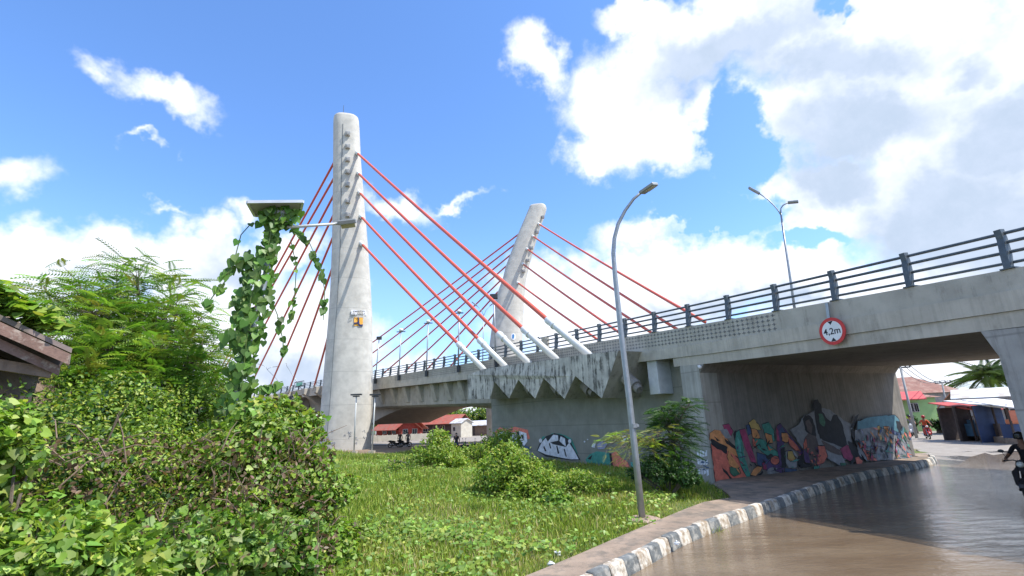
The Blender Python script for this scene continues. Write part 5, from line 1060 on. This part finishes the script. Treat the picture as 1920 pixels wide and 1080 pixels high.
dry=np.sin(X*.55+1.7*np.sin(Y*.31+1))*np.sin(Y*.47+1.3*np.sin(X*.37))+.35*np.sin(X*1.9+Y*1.3); pd=np.clip(.30+.42*dry-.25*np.clip((rr-16)/12,0,1),.04,.8); GI=np.where(rng.random(n)<pd,rng.choice([2,4,5,8],n),rng.choice([0,1,3,6,7,8],n))
o=scatter('grass',np.stack([X,Y,hh-.01],1),sz,nr,up,bl,BLADE[1],GRASSC,GRM,jit=.2,pick=GI); tag(o,'long yellowish green grass growing over the verge','grass',kind='stuff')
# broad-leaved ground weeds in the grass
def weeds(name,n,sel,label,size=(.05,.11),cols=VIN):
    C=[];S=[]
    for (x_,y_,r_) in sel:
        k_=int(n*r_*r_)+1; a=rng.uniform(0,6.283,k_); q_=np.sqrt(rng.random(k_))*r_; xx=x_+q_*np.cos(a); yy=y_+q_*np.sin(a); C.append(np.stack([xx,yy,hfun(xx,yy)+.05+.17*rng.random(k_)],1)); 
    C=np.concatenate(C); k_=len(C); N_=randdir(k_)*.55+np.array([0,-.25,1]); A=randdir(k_)
    o=scatter(name,C,rng.uniform(size[0],size[1],k_),N_,A,HEART[0],HEART[1],cols,LM); tag(o,label,'weeds',kind='stuff'); return o
sel=[]
for i in range(520):
    a=rng.uniform(-.52,.38); r_=8.5*(44/8.5)**rng.random(); x_,y_=math.sin(a)*r_,math.cos(a)*r_
    if sdist(np.array([x_]),np.array([y_]),INL)[0]>.35 and sdist(np.array([x_]),np.array([y_]),wl_)[0]>.5: sel.append((x_,y_,rng.uniform(.15,.5)*(1+r_/30)))
for i in range(60):     # edge of the pavement
    p=INL[rng.integers(int(len(INL)*.3),len(INL)-2)]; sel.append((p[0]-.18,p[1]+.15,rng.uniform(.08,.2)))
weeds('weeds',130,sel,'low creeping broad-leaved weeds scattered through the grass',cols=BRT+VIN)
# generic leafy mass
def cloud(parent,name,ells,n,tmpl,cols,size,droop=.2,shell=.55,jit=.18,matl=None,lumps=14,upb=.35,spray=.16):
    C=[];NN=[];AA=[]
    vol=np.array([e[1][0]*e[1][1]*e[1][2] for e in ells])**(2/3); cnt=(n*vol/vol.sum()).astype(int)
    for (c,r_),k_ in zip(ells,cnt):
        c=np.array(c); r_=np.array(r_); ns=lumps*2; d=randdir(ns*3); d=d[d[:,2]>-.5][:ns]; ns=len(d)
        cen=c+d*r_*rng.uniform(.35,.82,(ns,1)); cen[:,2]+=rng.normal(0,.06,ns)*r_[2]; lr=rng.uniform(.16,.46,ns)**1.0; w_=lr**2; pick=rng.choice(ns,k_,p=w_/w_.sum())
        q=randdir(k_); rad=rng.uniform(.35,1.,k_)**.5; out=q*(lr[pick]*rad)[:,None]*r_.mean()*np.array([1.15,1.15,.85]); P=cen[pick]+out; C.append(P); NN.append(q*.6+np.array([0,0,upb])+randdir(k_)*.6); AA.append(randdir(k_)+np.array([0,0,-droop*2]))
        # shoots that stick out of the mass
        nsh=int(spray*k_/9)
        if nsh:
            d2=randdir(nsh*3); d2=d2[d2[:,2]>-.15][:nsh]; nsh=len(d2); b0=c+d2*r_*.8; dv=d2*.8+np.array([0,0,.55])+randdir(nsh)*.5; dv/=np.linalg.norm(dv,axis=1,keepdims=True); L=rng.uniform(.15,.48,nsh)*r_.mean()
            for j in range(9):
                f_=(j+.5)/9; P=b0+dv*(L*f_)[:,None]+np.array([0,0,-.25])*(L*f_*f_)[:,None]; C.append(P); NN.append(randdir(nsh)*.7+np.array([0,0,.6])); AA.append(randdir(nsh)+dv*.6)
    C=np.concatenate(C);NN=np.concatenate(NN);A=np.concatenate(AA); k_=len(C); S=size[0]+(size[1]-size[0])*rng.random(k_)**2.2
    return scatter(name,C,S,NN,A,tmpl[0],tmpl[1],cols,matl or LM,parent,jit)
def E3(px,py,D_,rx,rz,ry=None): p=GD(px,py,D_); return ((p.x,p.y,p.z),(rx,ry or rx,rz))
def stems(parent,name,base,ends,r0=.03,material=None,k_=5):
    m=MB(); base=Vector(base)
    for e in ends:
        e=Vector(e); mid=base*.45+e*.55+Vector((rs.uniform(-.15,.15),rs.uniform(-.15,.15),rs.uniform(0,.25)))*(e-base).length*.25; m.tube([base,mid,e],[r0,r0*.6,r0*.25],k_)
    return m.build(name,material or BARK,parent)
BARK=mat('bark',(.14,.11,.085),.9,0,.25,9,.4,40); TWIG=mat('dry_twig',(.19,.135,.095),.9,0,.25,9); GSTEM=mat('green_stem',(.10,.15,.04),.7)
def world_parent(o,e): o.parent=e; o.matrix_parent_inverse=Matrix.Translation(-Vector(e.location)); return o
def bush(name,px,D_,ells,n,tmpl,cols,size,label,cat='shrub',group=None,stemn=14,twigs=0,twc=None,**kw):
    b0=GD(px,900,D_); b0.z=H(b0.x,b0.y); t=empty(name,tuple(b0),label,cat,group); o=cloud(None,'foliage',ells,n,tmpl,cols,size,**kw); world_parent(o,t)
    ends=[]
    for i in range(stemn): c,r_=ells[i%len(ells)]; d=randdir(1)[0]; d[2]=abs(d[2]); ends.append(np.array(c)+d*np.array(r_)*.8)
    s_=stems(None,'stem',(b0.x,b0.y,b0.z-.1),ends,.035,BARK); world_parent(s_,t)
    return t
# ---- left thicket
T_=bush('vine_thicket',500,10.3,[E3(505,868,10.6,1.05,1.2),E3(570,930,10.2,.75,1.05),E3(450,930,10,1.0,1.35),E3(605,1040,10,.5,.6),E3(640,1010,10.8,.4,.35),E3(630,930,11.8,.4,.4),E3(555,830,10.9,.5,.65),E3(530,775,11,.3,.35)],21000,HEART,VIN+BRT+[(.20,.23,.08),(.10,.065,.04)],(.055,.12),'tall thicket smothered in heart-leaved vines left of the grass')
bush('bush',330,11.2,[E3(330,880,11.2,1.7,1.5),E3(400,800,11.8,1.0,1.1),E3(260,940,10.3,1.2,1.4),E3(390,1000,9.6,.9,1.1)],34000,OVAL,BRT+[(.10,.17,.03)],(.05,.10),'mass of small bright green leaves in the middle of the left thicket',shell=.7,lumps=10)
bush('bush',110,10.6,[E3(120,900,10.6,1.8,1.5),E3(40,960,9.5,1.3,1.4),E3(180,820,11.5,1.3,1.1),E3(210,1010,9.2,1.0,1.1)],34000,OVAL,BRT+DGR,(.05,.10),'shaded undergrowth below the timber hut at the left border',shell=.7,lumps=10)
bush('vine_mat',60,7.2,[E3(30,1060,7.2,.9,.5),E3(140,1085,7.0,.8,.5),E3(-60,930,7.6,.6,1.0)],9500,HEART,BRT+VIN,(.045,.13),'bright broad vine leaves in the bottom left corner',shell=.75)
bush('vine_mat',380,8.2,[E3(300,1075,8.0,.8,.6),E3(430,1050,8.4,.8,.62),E3(530,1060,8.8,.6,.75)],9500,HEART,VIN+[(.22,.32,.09),(.30,.40,.14)],(.045,.15),'large pale heart-shaped vine leaves at the foot of the thicket',shell=.78)
# dry stems and dead leaves showing through
m=MB()
for i in range(110):
    px_=rng.uniform(10,640); py_=rng.uniform(820,1075); D_=rng.uniform(7.6,10.); p=GD(px_,py_,D_); d=Vector(randdir(1)[0]); d.z=abs(d.z)*.9; L=rng.uniform(.25,.8); m.tube([p,p+d*L*.5+Vector((0,0,.05)),p+d*L+Vector((0,0,-.05))],[.009,.007,.004],4)
o=m.build('dry_stems',TWIG); tag(o,'tangle of dry brown stems showing through the thicket','dead stems',kind='stuff')
n=3600; pp=np.array([GD(rng.uniform(20,630),rng.uniform(820,1075),rng.uniform(7.5,10.2))[:] for i in range(n)])
o=scatter('dead_leaves',pp,rng.uniform(.04,.09,n),randdir(n),randdir(n),OVAL[0],OVAL[1],BRN,LM); tag(o,'dead brown leaves caught among the stems of the thicket','dead leaves',kind='stuff')
# ---- feathery tree
def ftree(name,px,D_,tips,n,cols,size,label,base_z=None,spread=.5,tmpl=FROND,droop=.25,trunk_r=.10,levels=1):
    b0=GD(px,900,D_); b0.z=H(b0.x,b0.y); t=empty(name,tuple(b0),label,'tree'); C=[];A=[];NN=[]; fork=Vector((b0.x,b0.y,b0.z+1.4)); m=MB(); m.tube([b0-Vector((0,0,.2)),b0*.5+fork*.5+Vector((.06,0,0)),fork],[trunk_r,trunk_r*.85,trunk_r*.7],8)
    for (a,b,D2,R2) in tips:
        e=GD(a,b,D2); k_=6; P=[fork]
        for i in range(1,k_+1): f_=i/k_; P.append(fork*(1-f_)+e*f_+Vector((rs.uniform(-.1,.1),rs.uniform(-.1,.1),.35*math.sin(f_*3.1)))); 
        m.tube(P,[trunk_r*.55*(1-.8*i/k_) for i in range(k_+1)],5)
        nb=max(3,int(n*R2/len(tips)))
        for j in range(nb):
            f_=rng.uniform(.38,1.0); i=min(k_-1,int(f_*k_)); q_=P[i]+(P[i+1]-P[i])*(f_*k_-i); d=Vector(randdir(1)[0]); d.z=d.z*.5+.1; d=(d+(e-fork).normalized()*.5).normalized(); L=rng.uniform(.1,R2*(1.25-f_*.5)); tip=q_+d*L
            if j%3==0: m.tube([q_,tip],[.012,.005],3,caps=False)
            C.append(tip[:]); A.append((d+Vector((0,0,.18)))[:]); NN.append((rng.normal(0,.35),rng.normal(0,.35),1.))
    tk=m.build('trunk',BARK); world_parent(tk,t)
    o=scatter('crown',C,rng.uniform(size[0],size[1],len(C)),NN,A,tmpl[0],tmpl[1],cols,LM); world_parent(o,t); return t
FC=[(.17,.31,.05),(.22,.37,.065),(.13,.25,.04),(.29,.41,.085),(.09,.18,.03),(.22,.25,.05)]
tips=[(150,520,14,.75),(215,500,14.5,.8),(265,520,13.6,.9),(325,530,14,.8),(100,560,13.5,.6),(90,540,14,.45),(180,580,13,.9),(250,580,13.5,1.),(330,590,13,.9),(380,600,13.5,.7),(160,640,12.6,1.),(230,650,12.6,1.1),(300,660,12.3,1.),(370,670,12.4,.8),(410,640,13,.5),(170,700,12.2,1.),(250,720,12,1.),(330,730,12,.95),(400,730,12,.7),(120,720,12.5,.9),(190,540,14.5,.8),(290,600,14.5,1.),(200,760,11.8,.9),(90,760,11.8,.8)]
ftree('feathery_tree',240,13.2,tips,4300,FC,(.36,.6),'feathery bright green tree rising left of the vine-covered lamp')
# vine on the hut roof
C=[];
n=700; f_=rng.random(n); P0=np.array(GD(-90,530,DH-.1)[:]);P1_=np.array(GD(84,622,DH+.2)[:]); C=P0+(P1_-P0)*f_[:,None]+np.stack([rng.normal(0,.12,n),rng.uniform(-.1,.5,n),rng.normal(.08,.06,n)],1)
o=scatter('roof_vine',C,rng.uniform(.09,.18,n),randdir(n)*.6+np.array([0,-.3,.9]),randdir(n),HEART[0],HEART[1],VIN+BRT,LM); tag(o,'leafy vine creeping over the roof edge of the timber hut','vine')
# ---- solar street lamp wrapped in vine
DS=10.6; sb=GD(432,830,DS+.1); sb.z=H(sb.x,sb.y); t=thing('solar_lamp',sb,'solar street lamp post with tilted panel, swallowed by heart-leaved vine','street lamp')
cl=[(432,830),(440,760),(456,680),(478,600),(498,520),(508,450),(518,398)]; PL=[GD(a,b,DS) for a,b in cl]; PL[0].z=sb.z-.1
m=MB(); m.tube(PL,[.06]*len(PL),8); part(m,'pole',GALV,t,smooth=True)
c1,c2,c3,c4=GD(464,379,DS-.35),GD(568,378,DS-.35),GD(562,402,DS+.25),GD(478,404,DS+.25)
m=MB(); m.prism([c1,c2,c3,c4],Vector((0,.02,.035))); sp_=part(m,'solar_panel',[mat('panel_underside',(.36,.37,.34),.6,0,.1,3)],t)
m=MB(); m.prism([p+Vector((0,.022,.038)) for p in (c1,c2,c3,c4)],Vector((0,0,.006))); part(m,'solar_cells',[mat('solar_cell_blue',(.02,.03,.07),.15)],sp_)
m=MB()
for a,b in ((c1,c2),(c2,c3),(c3,c4),(c4,c1)): obox(m,a,b,.05,.06)
part(m,'panel_frame',[mat('aluminium',(.55,.56,.56),.4,.5)],sp_)
m=MB(); obox(m,(c1+c4)*.5*.6+(c2+c3)*.5*.4+Vector((0,.05,-.2)),(c1+c4)*.5*.3+(c2+c3)*.5*.7+Vector((0,.05,-.2)),.3,.28); part(m,'battery_box',LBOX,t,bevel=.03)
m=MB(); a=GD(516,428,DS);b=GD(640,419,DS-.2); m.tube([a,b],[.035,.028],8); part(m,'arm',mat('arm_pale',(.62,.63,.62),.5),t,smooth=True)
m=MB(); obox(m,GD(634,418,DS-.2),GD(668,414,DS-.25),.26,.10,Vector((0,-.45,1)).normalized()); hd=part(m,'lamp_head',LBOX,t,bevel=.02); m=MB(); dn=Vector((0,-.55,-1)).normalized(); obox(m,GD(640,418.5,DS-.2)+dn*.055,GD(666,415.5,DS-.25)+dn*.055,.2,.02,dn); part(m,'lens',LENS,hd)
v_=empty('climbing_vine',tuple(sb),'heart-leaved vine climbing the solar lamp and trailing from its panel','vine'); C=[];S=[];ST=MB()
def strand(pts,D_,n,w0,w1,sz=(.13,.21)):
    P=[GD(a,b,D_) for a,b in pts]; L=len(P)-1
    for i in range(n):
        f_=rng.random()*L; k_=min(int(f_),L-1); q_=P[k_]+(P[k_+1]-P[k_])*(f_-k_); w_=w0+(w1-w0)*f_/L; d=randdir(1)[0]; q_=q_+Vector(d*w_*rng.random()**.5); C.append(q_[:]); S.append(rng.uniform(*sz))
    ST.tube(P,.010,4)
strand(cl[::-1],DS,380,.14,.38,(.11,.18)); strand([(520,392),(500,470),(470,560),(460,660),(450,760)],DS-.2,100,.12,.28,(.11,.18)); strand([(495,395),(560,396)],DS-.1,60,.16,.14,(.11,.17)); strand([(495,404),(545,414)],DS-.1,70,.2,.2,(.11,.17))
strand([(530,420),(555,430),(580,455),(600,500),(609,545),(606,600)],DS,34,.07,.05,(.10,.17)); strand([(545,450),(556,500),(552,560),(545,600)],DS+.1,20,.05,.04,(.08,.14)); strand([(500,540),(520,590),(531,640),(530,665)],DS,22,.06,.05,(.10,.15))
strand([(470,420),(452,440),(436,500),(420,530),(402,552),(383,578)],DS,17,.05,.07,(.13,.2)); strand([(470,470),(440,500),(418,520)],DS,14,.1,.08,(.13,.2)); strand([(478,730),(505,722),(530,715)],DS,12,.05,.05,(.13,.2)); strand([(470,470),(460,530),(445,590),(440,640)],DS,60,.16,.2)
n=len(C); o=scatter('foliage',C,S,randdir(n)*.45+np.array([.25,-.9,.25]),randdir(n)*.5+np.array([0,0,-1.]),HEART[0],HEART[1],[(.09,.19,.035),(.12,.24,.04),(.075,.16,.03),(.17,.30,.06),(.21,.33,.09)],LM,jit=.2); world_parent(o,v_); o=ST.build('stem',GSTEM); world_parent(o,v_)
# ---- shrubs in the grass
bush('shrub',960,16.8,[E3(960,893,16.8,.95,.95),E3(1015,905,16.4,.65,.7),E3(920,900,17.4,.65,.75),E3(985,930,16,.7,.55),E3(950,852,17,.45,.45)],17000,OVAL,BRT,(.06,.13),'largest bright green shrub in the middle of the grass',group='shrubs in the grass',shell=.6)
bush('shrub',1085,17.6,[E3(1085,908,17.6,.8,.45),E3(1130,915,17,.6,.35)],5000,OVAL,BRT,(.05,.11),'low loose shrub between the largest shrub and the lamp pole',group='shrubs in the grass',shell=.5)
bush('shrub',818,27,[E3(818,858,27,1.1,1.2),E3(845,870,26,.9,.8),E3(790,868,27.5,.8,.8),E3(822,826,27,.6,.6)],9000,OVAL,BRT,(.09,.18),'upright leafy shrub standing before the parked motorbikes',group='shrubs in the grass',shell=.5)
bush('shrub',900,29,[E3(895,860,29,1.5,.8),E3(940,838,30,1.3,1.0)],7000,OVAL,BRT,(.09,.18),'shrub against the far end of the graffiti wall',group='shrubs in the grass',shell=.5)
bush('shrub',745,31,[E3(750,884,24,.8,.45)],2600,OVAL,DGR+BRT,(.06,.13),'small dark low shrub in the grass right of the pylon',group='shrubs in the grass',shell=.5)
bush('shrub',1062,15,[E3(1045,945,15,.45,.32)],2300,HEART,VIN,(.06,.12),'small broad-leaved plant at the foot of the largest shrub',group='shrubs in the grass',shell=.5)
# yellowish spreading small tree and dark bush at the abutment
tipsY=[(1140,838,17,.5),(1160,850,17,.55),(1190,845,17.2,.55),(1215,840,17.4,.5),(1225,858,17.2,.5),(1175,864,16.8,.5),(1130,830,17,.35),(1245,825,17.5,.5)]
ftree('small_tree',1232,17.6,tipsY,500,YEL+BRT[:2],(.22,.36),'small tree with pale yellow-green sprays behind the lamp pole',trunk_r=.05)
tipsD=[(1285,765,18.3,.55),(1255,790,18.4,.7),(1245,805,18.6,.45),(1268,820,18.2,.8),(1240,850,18,.8),(1285,850,17.8,.6),(1245,775,18.8,.35),(1265,875,17.6,.8),(1295,757,18,.3)]
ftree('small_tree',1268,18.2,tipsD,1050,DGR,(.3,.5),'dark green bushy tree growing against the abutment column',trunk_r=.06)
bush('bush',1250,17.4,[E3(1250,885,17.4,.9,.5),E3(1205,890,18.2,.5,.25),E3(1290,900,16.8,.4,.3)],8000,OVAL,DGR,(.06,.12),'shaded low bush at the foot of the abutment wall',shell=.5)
# crumpled plastic litter in the grass
for i,(a_,b_,l_) in enumerate(((1268,1012,'crumpled white plastic scrap in the grass nearest the pavement'),(1045,1030,'torn pale plastic bag lying in the foreground grass'),(1033,1050,'small white wrapper beside the torn plastic bag'),(870,1000,'white paper scrap in the middle of the grass'))):
    p=GZ(a_,b_,.22); m=MB(); m.sphere(p-Vector((0,0,.06)),(.06,.045,.03),9,6); m.v=[tuple(np.array(v)*1+rng.normal(0,.012,3)) for v in m.v]; o=m.build('plastic_litter',mat('plastic_white',(.66,.68,.68),.4)); tag(o,l_,'litter')
# weeds where the kerb meets the water
C=[];
for px_,py_,k_ in ((1335,995,160),(1395,965,60),(1410,962,50)):
    p=GZ(px_,py_,0); 
    for i in range(k_): C.append((p.x+rng.normal(0,.14),p.y+rng.normal(0,.14)-.05,.0))
n=len(C); o=scatter('kerb_weeds',C,rng.uniform(.08,.2,n),randdir(n)*np.array([1,1,.3]),np.stack([rng.normal(0,.5,n),rng.normal(0,.5,n),np.ones(n)],1),BLADE[0],BLADE[1],GRASSC+BRN,GRM); tag(o,'tuft of grass growing in the water at the foot of the kerb','grass',kind='stuff')
# ---- background trees and palms
def palm(px,py,D_,label,R0,base_px=None,nf=20):
    c=GD(px,py,D_); b0=GD(base_px or px,790,D_); b0.z=0; t=empty('palm_tree',tuple(b0),label,'palm tree','palms'); m=MB(); m.tube([b0,b0*.5+c*.5+Vector((.2,0,0)),c],[.2,.15,.12],8); world_parent(m.build('trunk',BARK),t)
    v,f=frond(26,.018,.22); n=nf; a=rng.uniform(0,6.28,n); e=rng.uniform(-.1,1.1,n); A=np.stack([np.cos(a)*np.cos(e),np.sin(a)*np.cos(e),np.sin(e)],1); NN=np.stack([-np.cos(a)*np.sin(e),-np.sin(a)*np.sin(e),np.cos(e)],1); vv=np.array(v); vv[:,2]=vv[:,2]*2.2
    o=scatter('crown',np.tile(np.array(c[:]),(n,1)),rng.uniform(R0*.85,R0*1.1,n),NN,A,vv,f,[(.08,.13,.03),(.11,.16,.04),(.06,.10,.025)],LM); world_parent(o,t)
palm(1853,708,92,'palm tree leaning behind the stalls beside the right pier',4.3,1874,44); palm(774,777,128,'palm tree between the red roofs under the deck',4.2,775)
def btree(px,py,D_,rx,rz,label,cols=BRT,n=2600,sz=(.35,.7)):
    c=GD(px,py,D_); b0=Vector((c.x,c.y,0)); t=empty('background_tree',tuple(b0),label,'tree','background trees'); m=MB(); m.tube([b0,c],[.25,.12],6); 
    for i in range(5): d=Vector(randdir(1)[0]); d.z=abs(d.z); m.tube([c-Vector((0,0,rz*.4)),c+Vector((d.x*rx,d.y*rx,d.z*rz))*.7],[.1,.04],4)
    world_parent(m.build('trunk',BARK),t); el_=[((c.x+rng.uniform(-.5,.5)*rx,c.y+rng.uniform(-.4,.4)*rx,c.z+rng.uniform(-.4,.4)*rz),(rx*rng.uniform(.45,.7),rx*.6,rz*rng.uniform(.45,.7))) for i in range(6)]
    o=cloud(None,'crown',el_,n,OVAL,cols,sz,shell=.45); world_parent(o,t)
btree(822,778,135,5.5,3.6,'round bright tree above the longest red roof',BRT+DGR); btree(860,782,128,3.5,3.6,'tree at the end of the longest red roof',DGR+BRT); btree(892,784,122,4.6,4.,'tree above the zinc-roofed shed',BRT+DGR); btree(700,792,118,3,2.4,'low tree at the right edge of the near pylon'); btree(915,790,120,3,3,'tree beside the green pier under the deck',DGR)
btree(1778,790,58,.7,1.1,'bright tree beside the green house',BRT,1800,(.18,.35)); btree(1689,788,56,.5,1.0,'tree in front of the green house by the wall end',BRT+DGR,1600,(.18,.34)); btree(1712,790,60,.35,.8,'slim dark tree between the windows of the green house',DGR,900,(.15,.3)); btree(1758,796,60,.8,.5,'dark hedge-like tree right of the green house',DGR,1500,(.18,.3))
for i,(px_,D_,r_) in enumerate(((980,150,6),(1010,160,7),(620,150,6),(560,140,5),(480,150,7),(400,160,8),(300,150,8),(200,150,8),(80,140,8))): btree(px_,800,D_,r_,4.2,'distant tree on the far bank, number %s from the right'%('first','second','third','fourth','fifth','sixth','seventh','eighth','ninth')[i] if False else ('distant tree behind the abutment','second distant tree behind the abutment','distant tree behind the white building','distant tree left of the white building','distant tree behind the vine lamp','distant tree behind the feathery tree','distant tree far behind the left thicket','distant tree behind the hut','distant tree at the far left')[i],DGR+BRT,1500,(.6,1.1))
bpy.context.view_layer.update()
